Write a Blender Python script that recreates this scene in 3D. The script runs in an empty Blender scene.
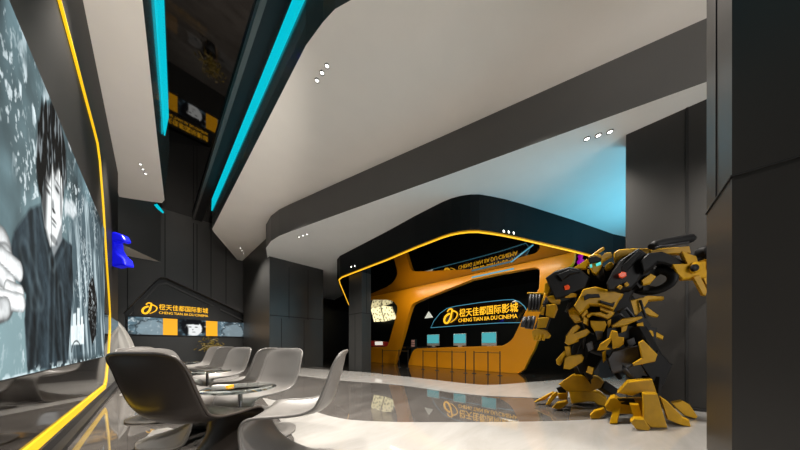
import bpy, bmesh, math, random
import numpy as np
from mathutils import Vector, Matrix
random.seed(7)
C = bpy.context.scene.collection

# ---------------------------------------------------------------- survey helpers (camera 0.87 m up, room axes x / y)
FL, HY, CX, EYE = 232.0, 345.0, 400.0, 0.87
_n = math.hypot(247, 232); cc = 232/_n; ss = 247/_n
RV = Vector((cc, -ss, 0)); FV = Vector((ss, cc, 0)); UZ = Vector((0, 0, 1))
def ray(px, py): return RV*((px-CX)/FL) + FV + UZ*((HY-py)/FL)
EP = Vector((0, 0, EYE))
def onz(px, py, z):
    d = ray(px, py); return EP + d*((z-EYE)/d.z)
def onx(px, py, x):
    d = ray(px, py); return EP + d*(x/d.x)
def ony(px, py, y):
    d = ray(px, py); return EP + d*(y/d.y)
def atd(px, py, D): return EP + ray(px, py)*D

# ---------------------------------------------------------------- materials
def mat(name, col, rough=.5, metal=0, spec=.5, emit=None, estr=0, coat=0, trans=0, noise=0, nscale=8, bump=0, ior=1.45, detail=3):
    m = bpy.data.materials.new(name); m.use_nodes = True
    nt = m.node_tree; b = nt.nodes['Principled BSDF']
    b.inputs['Base Color'].default_value = (*col, 1)
    b.inputs['Roughness'].default_value = rough
    b.inputs['Metallic'].default_value = metal
    b.inputs['Specular IOR Level'].default_value = spec
    b.inputs['IOR'].default_value = ior
    b.inputs['Coat Weight'].default_value = coat
    b.inputs['Coat Roughness'].default_value = .03
    b.inputs['Transmission Weight'].default_value = trans
    if emit:
        b.inputs['Emission Color'].default_value = (*emit, 1); b.inputs['Emission Strength'].default_value = estr
    if noise or bump:
        tc = nt.nodes.new('ShaderNodeTexCoord'); nz = nt.nodes.new('ShaderNodeTexNoise')
        nz.inputs['Scale'].default_value = nscale; nz.inputs['Detail'].default_value = detail
        nt.links.new(tc.outputs['Object'], nz.inputs['Vector'])
        if noise:
            r = nt.nodes.new('ShaderNodeValToRGB')
            r.color_ramp.elements[0].position = .3; r.color_ramp.elements[1].position = .7
            r.color_ramp.elements[0].color = (*[c*(1-noise) for c in col], 1)
            r.color_ramp.elements[1].color = (*[min(1, c*(1+noise)) for c in col], 1)
            nt.links.new(nz.outputs['Fac'], r.inputs['Fac']); nt.links.new(r.outputs['Color'], b.inputs['Base Color'])
        if bump:
            bp = nt.nodes.new('ShaderNodeBump'); bp.inputs['Strength'].default_value = bump; bp.inputs['Distance'].default_value = .01
            nt.links.new(nz.outputs['Fac'], bp.inputs['Height']); nt.links.new(bp.outputs['Normal'], b.inputs['Normal'])
    return m
M = {}
M['white_ceiling'] = mat('painted_ceiling_board', (.90, .855, .80), .55, noise=.015, nscale=2)
M['grey_ceiling'] = mat('pale_grey_ceiling_board', (.84, .85, .84), .55, noise=.015, nscale=2)
M['fascia'] = mat('dark_grey_fascia_paint', (.105, .102, .098), .42, noise=.03, nscale=2)
M['fascia_gloss'] = mat('brown_black_gloss_fascia', (.085, .078, .072), .22, coat=.4, noise=.05, nscale=3)
M['mirror_black'] = mat('black_mirror_panel', (.13, .125, .12), .03, metal=1)
M['mirror_black2'] = mat('black_gloss_canopy_panel', (.24, .22, .20), .03, metal=1)
M['black_gloss'] = mat('black_gloss_panel', (.012, .011, .011), .05, spec=.8, ior=1.7)
M['wall_gloss'] = mat('brown_black_lacquer_wall', (.012, .010, .009), .05, spec=.35, ior=1.45)
M['wall_satin'] = mat('brown_black_satin_wall', (.012,.0105,.0095), .5, spec=.2)
M['wall_panel'] = mat('charcoal_wall_panel', (.078, .074, .070), .4, noise=.04, nscale=1.5)
M['block_panel'] = mat('dark_slate_panel', (.032, .032, .031), .38, noise=.05, nscale=1.5)
M['column'] = mat('charcoal_column_panel', (.024, .0225, .021), .4, noise=.03, nscale=1.5)
M['seam'] = mat('shadow_gap_black', (.006, .006, .006), .8)
M['canopy_face'] = mat('black_satin_canopy', (.006,.008,.009), .5, spec=.12)
M['black'] = mat('matt_black', (.010, .010, .011), .5)
M['orange'] = mat('orange_lacquer', (.70, .27, .004), .3, coat=.1, noise=.03, nscale=2)
M['cyan_led'] = mat('cyan_led', (0, .1, .12), .5, emit=(.0, .50, .62), estr=1.0)
M['blue_led'] = mat('pale_cyan_led', (.05, .1, .12), .5, emit=(.08, .34, .48), estr=.8)
M['yellow_led'] = mat('yellow_led', (.3, .2, 0), .5, emit=(1.0, .50, .02), estr=1.25)
M['yellow_led_wall'] = mat('yellow_led_wall', (.3, .2, 0), .5, emit=(.86, .50, .008), estr=1.0)
M['sign_yellow'] = mat('yellow_sign_letters', (.3, .2, 0), .5, emit=(1.0, .50, .02), estr=1.3)
M['screen_cyan'] = mat('cyan_display', (.0, .1, .1), .2, emit=(.07, .34, .38), estr=1.0)
M['silver'] = mat('silver_aluminium', (.75, .76, .77), .3, metal=.6)
M['chrome'] = mat('polished_chrome', (.75, .75, .76), .12, metal=1)
M['glass'] = mat('clear_table_glass', (.86, .95, .93), .01, trans=1, ior=1.45)
M['glass_dark'] = mat('smoked_glass', (.10, .10, .10), .02, trans=.6, ior=1.5)
M['chair'] = mat('warm_grey_moulded_plastic', (.155, .146, .138), .33, spec=.5, noise=.01, nscale=5)
M['chair_dark'] = mat('taupe_moulded_plastic', (.045, .037, .032), .3, spec=.5, noise=.01, nscale=5)
M['bot_yellow'] = mat('robot_yellow_paint', (.46, .245, .0015), .5, spec=.3, noise=.12, nscale=9)
M['bot_black'] = mat('robot_black_paint', (.007, .007, .0075), .5, spec=.15, noise=.2, nscale=9)
M['bot_grey'] = mat('robot_gunmetal', (.03, .03, .033), .45, metal=.3, noise=.2, nscale=14)
M['bot_red'] = mat('robot_red_lamp', (.55, .06, .01), .35, emit=(.7, .06, .01), estr=.35)
M['bot_eye'] = mat('robot_cyan_eye', (0, .2, .2), .3, emit=(.03, .55, .50), estr=1.0)
M['blue_cloth'] = mat('royal_blue_with_glow', (.006, .008, .55), .3, emit=(.003, .004, .5), estr=.6)  # glow added to the fabric colour, the sculpture is no lamp
M['purple'] = mat('purple_lamp', (.2, .0, .2), .3, emit=(.22, .0, .25), estr=1)
M['lamp'] = mat('downlight_glow', (1, 1, 1), .5, emit=(1, .97, .9), estr=6)
M['ring'] = mat('downlight_ring_black', (.05, .05, .05), .4)
M['white_plastic'] = mat('off_white_gloss', (.72, .70, .66), .35)
M['teal_dark'] = mat('dark_teal_plastic', (.02, .045, .055), .35)
M['red'] = mat('red_lacquer_with_glow', (.35, .02, .015), .3, emit=(.35, .02, .015), estr=.12)  # faint glow added to the lacquer colour
M['plant_leaf'] = mat('yellow_green_leaf', (.20, .14, .02), .5, noise=.4, nscale=30)
M['pot'] = mat('dark_pot', (.03, .03, .03), .4)
M['orange_panel'] = mat('orange_backlit_panel', (.4, .2, 0), .4, emit=(.80, .36, .008), estr=1.0)
M['lit_pattern'] = None

def marble(name, c0, c1, rough, vein=.35, scale=.9):
    m = bpy.data.materials.new(name); m.use_nodes = True; nt = m.node_tree; b = nt.nodes['Principled BSDF']
    tc = nt.nodes.new('ShaderNodeTexCoord'); mp = nt.nodes.new('ShaderNodeMapping')
    mp.inputs['Rotation'].default_value = (0, 0, .7); mp.inputs['Scale'].default_value = (1, 3.2, 1)
    nz = nt.nodes.new('ShaderNodeTexNoise'); nz.inputs['Scale'].default_value = scale; nz.inputs['Detail'].default_value = 9; nz.inputs['Distortion'].default_value = 1.2
    nz.inputs['Roughness'].default_value = .65
    r = nt.nodes.new('ShaderNodeValToRGB'); r.color_ramp.elements[0].position = .35; r.color_ramp.elements[1].position = .68
    r.color_ramp.elements[0].color = (*c0, 1); r.color_ramp.elements[1].color = (*c1, 1)
    nt.links.new(tc.outputs['Object'], mp.inputs['Vector']); nt.links.new(mp.outputs['Vector'], nz.inputs['Vector'])
    nt.links.new(nz.outputs['Fac'], r.inputs['Fac']); nt.links.new(r.outputs['Color'], b.inputs['Base Color'])
    b.inputs['Roughness'].default_value = rough; b.inputs['Specular IOR Level'].default_value = .75; b.inputs['IOR'].default_value = 1.6
    return m
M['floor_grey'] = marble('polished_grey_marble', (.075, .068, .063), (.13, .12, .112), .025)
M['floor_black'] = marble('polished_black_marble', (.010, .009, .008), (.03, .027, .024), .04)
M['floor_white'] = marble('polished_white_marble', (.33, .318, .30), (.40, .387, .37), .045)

def vcol_mat(name, estr):
    m = bpy.data.materials.new(name); m.use_nodes = True; nt = m.node_tree; b = nt.nodes['Principled BSDF']
    a = nt.nodes.new('ShaderNodeAttribute'); a.attribute_name = 'art'
    nt.links.new(a.outputs['Color'], b.inputs['Emission Color']); b.inputs['Emission Strength'].default_value = estr
    b.inputs['Base Color'].default_value = (.01, .01, .01, 1); b.inputs['Roughness'].default_value = .9; b.inputs['Specular IOR Level'].default_value = 0
    return m
M['screen_art'] = vcol_mat('backlit_picture', 1.0)

# ---------------------------------------------------------------- mesh helpers
def tag(o, label=None, cat=None, group=None, kind=None):
    if label: o['label'] = label
    if cat: o['category'] = cat
    if group: o['group'] = group
    if kind: o['kind'] = kind
    return o
def empty(name, loc, label=None, cat=None, group=None, rz=0):
    o = bpy.data.objects.new(name, None); C.objects.link(o); o.location = loc; o.rotation_euler.z = rz
    o.empty_display_size = .1
    return tag(o, label, cat, group)
class MB:
    def __init__(s): s.v = []; s.f = []; s.m = []; s.sm = []
    def add(s, vs, fs, mi=0, sm=False):
        k = len(s.v); s.v += [tuple(v) for v in vs]
        for f in fs: s.f.append([i+k for i in f]); s.m.append(mi); s.sm.append(sm)
        return s
    def prism(s, pts, vec, mi=0, mcap=None, mtop=None):
        n = len(pts); vec = Vector(vec); a = [Vector(p) for p in pts]
        b = [p+vec for p in a]
        s.add(a+b, [[i, (i+1) % n, n+(i+1) % n, n+i] for i in range(n)], mi)
        s.add(a, [list(range(n))], mi if mcap is None else mcap)
        s.add(b, [list(range(n))][::-1], mi if mtop is None else mtop)
        return s
    def box(s, lo, hi, mi=0):
        x0, y0, z0 = lo; x1, y1, z1 = hi
        return s.add([(x0,y0,z0),(x1,y0,z0),(x1,y1,z0),(x0,y1,z0),(x0,y0,z1),(x1,y0,z1),(x1,y1,z1),(x0,y1,z1)],
              [(0,3,2,1),(4,5,6,7),(0,1,5,4),(1,2,6,5),(2,3,7,6),(3,0,4,7)], mi)
    def obox(s, a, b, w, h, up=(0,0,1), mi=0, taper=1.0):
        a = Vector(a); b = Vector(b); d = (b-a).normalized(); u = Vector(up)
        r = d.cross(u)
        if r.length < 1e-3: r = d.cross(Vector((1,0,0)))
        r.normalize(); u = r.cross(d)
        vs = []
        for p, k in ((a, 1), (b, taper)):
            for i, j in ((-1,-1),(1,-1),(1,1),(-1,1)): vs.append(p + r*(i*w/2*k) + u*(j*h/2*k))
        return s.add(vs, [(0,1,2,3),(7,6,5,4),(0,4,5,1),(1,5,6,2),(2,6,7,3),(3,7,4,0)], mi)
    def tube(s, pts, r, n=8, mi=0, caps=True, closed=False):
        pts = [Vector(p) for p in pts]; L = len(pts); rr = r if isinstance(r, (list, tuple)) else [r]*L
        ref = None; rings = []
        for i, p in enumerate(pts):
            if closed: d = pts[(i+1) % L]-pts[i-1]
            else: d = pts[min(i+1, L-1)]-pts[max(i-1, 0)]
            d.normalize()
            if ref is None:
                ref = d.orthogonal().normalized()
            ref = (ref - d*ref.dot(d)).normalized(); q = d.cross(ref)
            rings.append([p + (ref*math.cos(2*math.pi*k/n)+q*math.sin(2*math.pi*k/n))*rr[i] for k in range(n)])
        vs = [v for g in rings for v in g]; fs = []
        for i in range(L if closed else L-1):
            j = (i+1) % L
            for k in range(n): fs.append((i*n+k, i*n+(k+1) % n, j*n+(k+1) % n, j*n+k))
        s.add(vs, fs, mi, True)
        if caps and not closed: s.add(rings[0], [list(range(n))[::-1]], mi); s.add(rings[-1], [list(range(n))], mi)
        return s
    def lathe(s, prof, c=(0,0,0), n=32, mi=0, axis=None):
        c = Vector(c); L = len(prof); vs = []
        ax = Vector(axis).normalized() if axis else UZ
        e1 = ax.orthogonal().normalized(); e2 = ax.cross(e1)
        for r, z in prof:
            for k in range(n):
                a = 2*math.pi*k/n; vs.append(c + (e1*math.cos(a)+e2*math.sin(a))*r + ax*z)
        fs = [(i*n+k, i*n+(k+1) % n, (i+1)*n+(k+1) % n, (i+1)*n+k) for i in range(L-1) for k in range(n)]
        return s.add(vs, fs, mi, True)
    def build(s, name, mats, parent=None, bevel=0, local=False, solid=0, fix=True):
        me = bpy.data.meshes.new(name)
        off = Vector((0,0,0))
        if parent is not None and not local:
            p = parent
            while p is not None: off = off + p.location; p = p.parent
        me.from_pydata([tuple(Vector(v)-off) for v in s.v], [], s.f)
        for mm in (mats if isinstance(mats, (list, tuple)) else [mats]): me.materials.append(mm)
        me.polygons.foreach_set('material_index', s.m); me.polygons.foreach_set('use_smooth', s.sm)
        if fix:
            bm = bmesh.new(); bm.from_mesh(me); bmesh.ops.remove_doubles(bm, verts=bm.verts, dist=1e-5)
            bmesh.ops.recalc_face_normals(bm, faces=bm.faces); bm.to_mesh(me); bm.free()
        o = bpy.data.objects.new(name, me); C.objects.link(o)
        if parent is not None: o.parent = parent
        if bevel:
            b = o.modifiers.new('bevel', 'BEVEL'); b.width = bevel; b.segments = 2; b.limit_method = 'ANGLE'; b.angle_limit = .6
        if solid:
            b = o.modifiers.new('solid', 'SOLIDIFY'); b.thickness = solid; b.offset = 0
        return o
def struct(name, mb, mats, parent=None, **k):
    o = mb.build(name, mats, parent, **k)
    if parent is None: o['kind'] = 'structure'
    return o
def catmull(pts, sub=6, closed=False):
    pts = [Vector(p) for p in pts]; n = len(pts); out = []
    rng = range(n) if closed else range(n-1)
    for i in rng:
        g = (lambda k: pts[k % n]) if closed else (lambda k: pts[max(0, min(n-1, k))])
        p0, p1, p2, p3 = g(i-1), g(i), g(i+1), g(i+2)
        for j in range(sub):
            t = j/sub
            out.append(.5*((2*p1)+(p2-p0)*t+(2*p0-5*p1+4*p2-p3)*t*t+(3*p1-p0-3*p2+p3)*t**3))
    if not closed: out.append(pts[-1])
    return out
def copy_tree(o, parent=None):
    c = o.copy(); C.objects.link(c); c.parent = parent
    for ch in [x for x in C.objects if x.parent == o]: copy_tree(ch, c)
    return c

# ================================================================ FLOOR
HC = 6.15      # black mirror ceiling
ZS = 4.82      # white slab
ZL = 4.05      # lower grey ceiling
ZK = 3.30      # ticket canopy
b = MB(); b.box((-3.2, -7, -.2), (13.5, 15.2, 0)); floor = struct('floor', b, M['floor_grey'])
def z0(l, z=0): return [onz(x, y, z) for x, y in l]
# black marble apron before the ticket hall
edge_black = z0([(345,371),(371,373),(430,379.5),(470,384),(495,385),(534,382),(560,380),(600,376.5),(640,374)])
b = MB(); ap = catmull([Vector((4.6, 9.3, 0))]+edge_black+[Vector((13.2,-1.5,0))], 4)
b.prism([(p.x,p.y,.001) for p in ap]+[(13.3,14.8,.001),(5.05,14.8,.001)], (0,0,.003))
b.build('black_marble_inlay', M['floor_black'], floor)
# white band along it
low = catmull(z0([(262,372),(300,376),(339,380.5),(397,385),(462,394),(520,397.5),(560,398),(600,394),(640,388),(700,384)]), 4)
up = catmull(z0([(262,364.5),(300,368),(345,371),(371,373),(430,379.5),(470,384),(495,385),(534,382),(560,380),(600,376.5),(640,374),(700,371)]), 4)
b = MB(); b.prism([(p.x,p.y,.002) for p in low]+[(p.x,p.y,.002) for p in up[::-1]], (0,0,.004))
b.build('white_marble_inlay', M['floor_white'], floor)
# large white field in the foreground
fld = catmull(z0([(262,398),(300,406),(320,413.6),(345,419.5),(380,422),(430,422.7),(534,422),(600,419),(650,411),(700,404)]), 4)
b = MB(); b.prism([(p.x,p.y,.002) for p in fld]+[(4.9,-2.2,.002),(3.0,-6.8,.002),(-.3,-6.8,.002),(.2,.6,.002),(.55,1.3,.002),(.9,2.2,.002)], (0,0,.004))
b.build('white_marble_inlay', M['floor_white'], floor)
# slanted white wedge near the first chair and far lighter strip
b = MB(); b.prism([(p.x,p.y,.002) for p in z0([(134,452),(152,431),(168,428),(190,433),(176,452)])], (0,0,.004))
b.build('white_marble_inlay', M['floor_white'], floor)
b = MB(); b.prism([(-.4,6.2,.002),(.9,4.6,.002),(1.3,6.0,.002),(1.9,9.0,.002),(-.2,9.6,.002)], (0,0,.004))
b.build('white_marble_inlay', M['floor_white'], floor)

# ================================================================ LEFT WALL with big screen
XW = -.55
b = MB(); b.box((-.75, -7, 0), (XW, 8.36, ZS+.6)); wl = struct('wall_left', b, M['wall_satin'])
b = MB(); b.box((XW-.05, -7, .05), (XW+.006, 8.36, 1.4)); b.build('gloss_panel', M['wall_gloss'], wl)
b = MB(); b.box((XW, -7, 0), (XW+.06, 8.36, .05)); struct('baseboard_left', b, M['black'])
b = MB(); b.box((-2.2, 8.3, 0), (-.76, 8.4, HC)); struct('wall_left_return', b, M['black'])
b = MB(); b.box((-2.3, 8.3, 0), (-2.2, 13.4, HC)); struct('wall_recess', b, M['wall_panel'])
# yellow light line : frame polyline on the wall
yl = [(2.0,.20),(4.4,.195),(6.12,.19),(6.30,.28),(6.62,.73),(6.80,1.15),(6.80,1.45),(6.65,1.75),(6.35,2.28),(5.98,3.05),(5.62,3.60),(5.40,3.74),(5.1,3.755),(3.4,3.78),(2.0,3.8)]
cv = [Vector((0, y, z)) for y, z in yl]
fine = []
for i in range(len(cv)-1):
    for j in range(4): fine.append(cv[i].lerp(cv[i+1], j/4))
fine.append(cv[-1])
b = MB(); H = .034; L = len(fine); vs = []
for i, p in enumerate(fine):
    d = fine[min(i+1, L-1)]-fine[max(i-1, 0)]; d.normalize(); nrm = Vector((0, -d.z, d.y))
    HH = H if p.z < .3 else max(.010, H-.024*(p.z-.3)/.5)
    for k, x in ((1, XW), (1, XW+.02), (-1, XW+.02), (-1, XW)):
        q = p+nrm*(HH*k); vs.append((x, q.y, q.z))
fs = []
for i in range(L-1):
    for k in range(4): fs.append((i*4+k, i*4+(k+1) % 4, (i+1)*4+(k+1) % 4, (i+1)*4+k))
fs += [(0,1,2,3), ((L-1)*4+3,(L-1)*4+2,(L-1)*4+1,(L-1)*4)]
b.add(vs, fs)
tag(b.build('light_strip', M['yellow_led_wall']), 'yellow light line framing the large picture screen on the left wall', 'light strip')

# --- art painting utilities
def fbm(x, y, seed, octs=4):
    r = np.random.RandomState(seed); out = np.zeros_like(x); a = 1.0; tot = 0
    for o in range(octs):
        g = r.rand(64, 64); xi = np.floor(x).astype(int); yi = np.floor(y).astype(int); fx = x-xi; fy = y-yi
        fx = fx*fx*(3-2*fx); fy = fy*fy*(3-2*fy)
        v = (g[xi % 64, yi % 64]*(1-fx)*(1-fy)+g[(xi+1) % 64, yi % 64]*fx*(1-fy)+g[xi % 64, (yi+1) % 64]*(1-fx)*fy+g[(xi+1) % 64, (yi+1) % 64]*fx*fy)
        out += a*v; tot += a; a *= .55; x = x*2.03+7.1; y = y*2.03+3.3
    return out/tot
def sdpoly(X, Y, poly):
    n = len(poly); d = np.full(X.shape, 1e9); ins = np.zeros(X.shape, bool)
    for i in range(n):
        x0, y0 = poly[i]; x1, y1 = poly[(i+1) % n]; ex, ey = x1-x0, y1-y0
        t = np.clip(((X-x0)*ex+(Y-y0)*ey)/(ex*ex+ey*ey+1e-12), 0, 1)
        d = np.minimum(d, np.hypot(X-x0-t*ex, Y-y0-t*ey))
        c = ((y0 > Y) != (y1 > Y)) & (X < (x1-x0)*(Y-y0)/((y1-y0) if abs(y1-y0) > 1e-9 else 1e-9)+x0)
        ins ^= c
    return np.where(ins, -d, d)
def grid_art(name, org, du, dv, U, V, nu, nv, paint, material, parent):
    u = np.linspace(0, U, nu); v = np.linspace(0, V, nv); UU, VV = np.meshgrid(u, v, indexing='ij')
    col = np.clip(paint(UU, VV), 0, 1)
    org = np.array(org); co = org[None, None, :]+UU[..., None]*np.array(du)+VV[..., None]*np.array(dv)
    if parent is not None:
        co = co-np.array(parent.location)
    me = bpy.data.meshes.new(name); nq = (nu-1)*(nv-1)
    me.vertices.add(nu*nv); me.vertices.foreach_set('co', co.reshape(-1))
    I = np.arange(nu*nv).reshape(nu, nv)
    q = np.stack([I[:-1,:-1], I[1:,:-1], I[1:,1:], I[:-1,1:]], -1).reshape(-1)
    me.loops.add(nq*4); me.loops.foreach_set('vertex_index', q)
    me.polygons.add(nq); me.polygons.foreach_set('loop_start', np.arange(nq)*4); me.polygons.foreach_set('loop_total', np.full(nq, 4))
    me.update()
    at = me.color_attributes.new('art', 'FLOAT_COLOR', 'POINT')
    at.data.foreach_set('color', np.concatenate([col.reshape(-1, 3), np.ones((nu*nv, 1))], 1).reshape(-1))
    me.materials.append(material)
    o = bpy.data.objects.new(name, me); C.objects.link(o)
    if parent is not None: o.parent = parent
    return o
def lin(*c): return np.array([((v/255)/12.92 if v/255 <= .04045 else ((v/255+.055)/1.055)**2.4) for v in c])
def mixc(col, c, a): return col*(1-a[..., None])+np.array(c)*a[..., None]
def sm(d, w): return np.clip(.5-d/(2*w), 0, 1)

SY0, SY1, SZ0, SZ1 = .6, onx(104.5,300,XW+.03).y, onx(60,366.6,XW+.03).z, onx(60,122,XW+.03).z
def W(l): return [(onx(x, y, XW+.03).y, onx(x, y, XW+.03).z) for x, y in l]
def paint_screen(U, V):
    Y = SY0+U; Z = SZ0+V; base = lin(98,130,138)
    n1 = fbm(Y*1.6, Z*1.6, 1); n2 = fbm(Y*6, Z*6, 2); n3 = fbm(Y*24, Z*24, 3, 3); streak = fbm(Y*9+Z*3, Z*1.2, 4)
    col = np.ones(Y.shape+(3,))*base; col = col*(.05+1.7*n1[..., None])*(.6+.7*n2[..., None])
    col = mixc(col, lin(30,42,50), np.clip((fbm(Y*1.6+3, Z*1.6, 9)-.47)*4.5, 0, .8))
    col = mixc(col, lin(150,185,190), sm(np.hypot((Y-3.0)/.9, (Z-1.9)/.9)-1, .5)*.4)
    # splash of drops
    sp = fbm(Y*14, Z*9, 5, 3); edge = fbm(Y*1.5+5, Z*1.5, 6)
    col = mixc(col, lin(225,240,245), np.clip((sp-.60)*14, 0, 1)*np.clip((Z-1.75)*1.6, 0, 1)*np.clip((5.0-Y)*1.2, 0, 1)*np.clip((edge-.35)*5, 0, 1))
    # bubble
    bb = np.hypot((Y-2.55)/.5, (Z-.98)/.42)-1
    col = mixc(col, lin(150,185,190), sm(bb, .12)*.75); col = mixc(col, lin(200,225,228), sm(np.abs(bb)-.05, .06)*.4)
    # right-hand streaky cloak
    ck = sdpoly(Y, Z, W([(68,235),(80,190),(100,225),(105,290),(105,352),(66,362)])); a = sm(ck, .05)
    col = mixc(col, lin(90,118,128), a*.8); col = mixc(col, lin(190,210,216), a*np.clip((streak-.52)*5, 0, .8))
    ov = sdpoly(Y, Z, W([(89,285),(93,276),(97,300),(96,335),(92,345),(88,315)])); col = mixc(col, lin(12,16,20), sm(ov, .02))
    # coat
    ct = sdpoly(Y, Z, W([(6,262),(14,232),(30,208),(41,203),(46,236),(54,254),(63,238),(72,246),(73,292),(70,330),(68,366),(28,372),(24,320),(26,295)]))
    a = sm(ct+.03*(n2-.5), .015); tex = np.clip(.1+1.7*fbm(Y*7+Z*4, Z*2.6-Y*3, 21), 0, 1.6)
    col = mixc(col, lin(62,84,94), a); col = np.where((a > .5)[..., None], col*tex[..., None]*(.75+.5*n3[..., None]), col)
    for l in ([(30,210),(34,300)], [(41,204),(52,262)], [(63,240),(52,262)], [(52,262),(50,370)], [(36,290),(30,370)], [(24,250),(40,300)], [(60,290),(64,360)]):
        p = W(l); d = sdpoly(Y, Z, [p[0], p[1], (p[1][0]+.02, p[1][1]), (p[0][0]+.02, p[0][1])])
        col = mixc(col, lin(14,20,24), sm(d-.004, .035)*a*.6)
        col = mixc(col, lin(150,175,182), sm(np.abs(d-.06)-.006, .03)*a*.22)
    # background hand
    hb = sdpoly(Y, Z, W([(64,206),(66,198),(70,203),(71,199),(76,206),(77,214),(73,219),(68,214),(65,216)])); col = mixc(col, lin(215,222,225), sm(hb, .02)*(.5+.5*n3))
    hb = sdpoly(Y, Z, W([(68,142),(71,137),(73,140),(72,148),(69,147)])); col = mixc(col, lin(215,222,225), sm(hb, .02)*.7)
    # neck + face + hair of a person
    nk = sdpoly(Y, Z, W([(47,236),(62,222),(62,240),(54,256)])); col = mixc(col, lin(150,158,162), sm(nk, .015))
    fc = sdpoly(Y, Z, W([(42,180),(47,164),(56,160),(62,176),(63.5,200),(61.5,224),(55,245),(50,246),(44.5,226),(41.5,200)]))
    a = sm(fc, .012); col = mixc(col, lin(222,226,226), a)
    shade = sdpoly(Y, Z, W([(42,180),(48,170),(47,200),(46,228),(50,244),(45,232),(41.5,205)])); col = mixc(col, lin(45,50,54), sm(shade, .03)*.85)
    def blob(px, py, ry, rz, c, k=1, w=.25):
        p = onx(px, py, XW+.03); return mixc(col, c, sm(np.hypot((Y-p.y)/ry, (Z-p.z)/rz)-1, w)*k)
    dk = lin(14,17,20)
    col = blob(57.2,190,.06,.017,dk,.9,.5); col = blob(48,191,.055,.016,dk,.8,.5); col = blob(57.5,183.5,.085,.009,dk,.6,.6); col = blob(48,184,.075,.010,dk,.6,.6); col = blob(57.2,189,.11,.05,lin(110,118,122),.35,.6)
    col = blob(53.0,206,.03,.05,lin(120,128,132),.7); col = blob(53.8,211,.045,.014,dk,.85); col = blob(53.8,220.5,.065,.010,dk,.85,.5); col = blob(53.8,225,.06,.012,lin(120,128,132),.7)
    col = blob(61,205,.03,.12,lin(110,118,122),.7); col = blob(54,240,.10,.03,lin(90,96,100),.6)
    hr = sdpoly(Y, Z, W([(36,150),(37,122),(44,102),(52,103),(60,120),(66,150),(67,182),(63,200),(62,178),(58,168),(56,178),(53,166),(49,184),(47,172),(44,192),(42,206),(39,190)]))
    hn = fbm(Y*22, Z*5, 11, 3); a = sm(hr+.09*(hn-.5), .02); col = mixc(col, lin(14,18,22), a); col = mixc(col, lin(150,162,168), a*np.clip((hn-.58)*8, 0, .8))
    st_ = fbm(Y*30, Z*3, 17, 2); col = mixc(col, dk, sm(fc, .02)*np.clip((st_-.55)*9, 0, .85)*np.clip((Z-onx(50,182,XW+.03).z)*7, 0, 1))
    # outstretched fist
    def cap(x0, y0, x1, y1, r, br):
        nonlocal col
        p = W([(x0,y0),(x1,y1)]); ex, ez = p[1][0]-p[0][0], p[1][1]-p[0][1]
        t = np.clip(((Y-p[0][0])*ex+(Z-p[0][1])*ez)/(ex*ex+ez*ez), 0, 1); d = np.hypot(Y-p[0][0]-t*ex, Z-p[0][1]-t*ez)/r
        v = np.clip(br*(1.05-.75*np.clip(d, 0, 1)**3)*(.7+.6*fbm(Y*16, Z*16, 13)), 0, 1)
        a = sm(d-1, .06); col = col*(1-a[..., None])+(lin(228,232,233)*v[..., None])*a[..., None]
    cap(-34,300,-8,272,.20,.75); cap(-24,252,2,250,.12,.9); cap(-16,268,6,262,.10,1); cap(-12,300,4,296,.13,.55); cap(-10,284,6,280,.11,.8)
    cap(2,258,19,271,.062,1); cap(0,274,12,285,.058,.95); cap(8,289,21,294,.05,1); cap(0,299,22,303,.055,1.05); cap(-6,310,6,308,.06,.8)
    # little white castle front and arch
    for l in ([(71,345),(71,326),(84,324),(84,344)], [(73,326),(73,314),(76,313),(76,326)], [(77,326),(77,308),(80,308),(80,326)], [(81,326),(81,317),(83,316),(83,326)]):
        d = sdpoly(Y, Z, W(l)); col = mixc(col, lin(225,238,240), sm(d, .008)*(.7+.3*n3))
    p = onx(76.5, 352, XW+.03); d = np.abs(np.hypot((Y-p.y)/.2, (Z-p.z)/.11)-1)-.06; col = mixc(col, lin(40,50,56), sm(d, .05)*(Z > p.z))
    sp2 = fbm(Y*30+9, Z*22, 31, 3); col = mixc(col, lin(215,228,232), np.clip((sp2-.60)*12, 0, 1)*np.clip((fbm(Y*2.2, Z*2.2, 33)-.46)*6, 0, 1)*.7*(ct > .04)*(hr > .03)*(fc > .02)*np.clip((5.4-Y)*2, 0, 1))
    col = np.clip(col, 0, 1)**1.5*1.5; g = col.mean(-1, keepdims=True); col = col*.62+g*.38
    # bright streak line at foot, panel joints
    col = mixc(col, lin(215,235,240), np.clip((fbm(Y*16, Z*26, 8, 2)-.52)*9, 0, 1)*np.clip(1-(Z-SZ0)/.05, 0, 1))
    for s_ in (onx(51.5,300,XW+.03).y, onx(77,300,XW+.03).y, 2.2): col = mixc(col, lin(22,30,36), sm(np.abs(Y-s_)-.006, .006)*.9)
    return col
scr = empty('picture_screen', (XW, 3.4, 1.7), 'huge backlit picture of a person reaching out a fist on the left wall', 'screen')
b = MB(); b.box((XW, SY0-.01, SZ0-.01), (XW+.025, SY1+.01, SZ1+.01)); b.build('screen_case', M['black'], scr)
grid_art('picture', (XW+.03, SY0, SZ0), (0,1,0), (0,0,1), SY1-SY0, SZ1-SZ0, 690, 256, paint_screen, M['screen_art'], scr)

# ================================================================ BACK WALL
YB = 13.3
b = MB(); b.box((-2.3, YB, 0), (5.0, YB+.2, HC+.1)); wb = struct('wall_back', b, M['block_panel'])
def ym(l, y): return [ony(px, py, y) for px, py in l]
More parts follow.
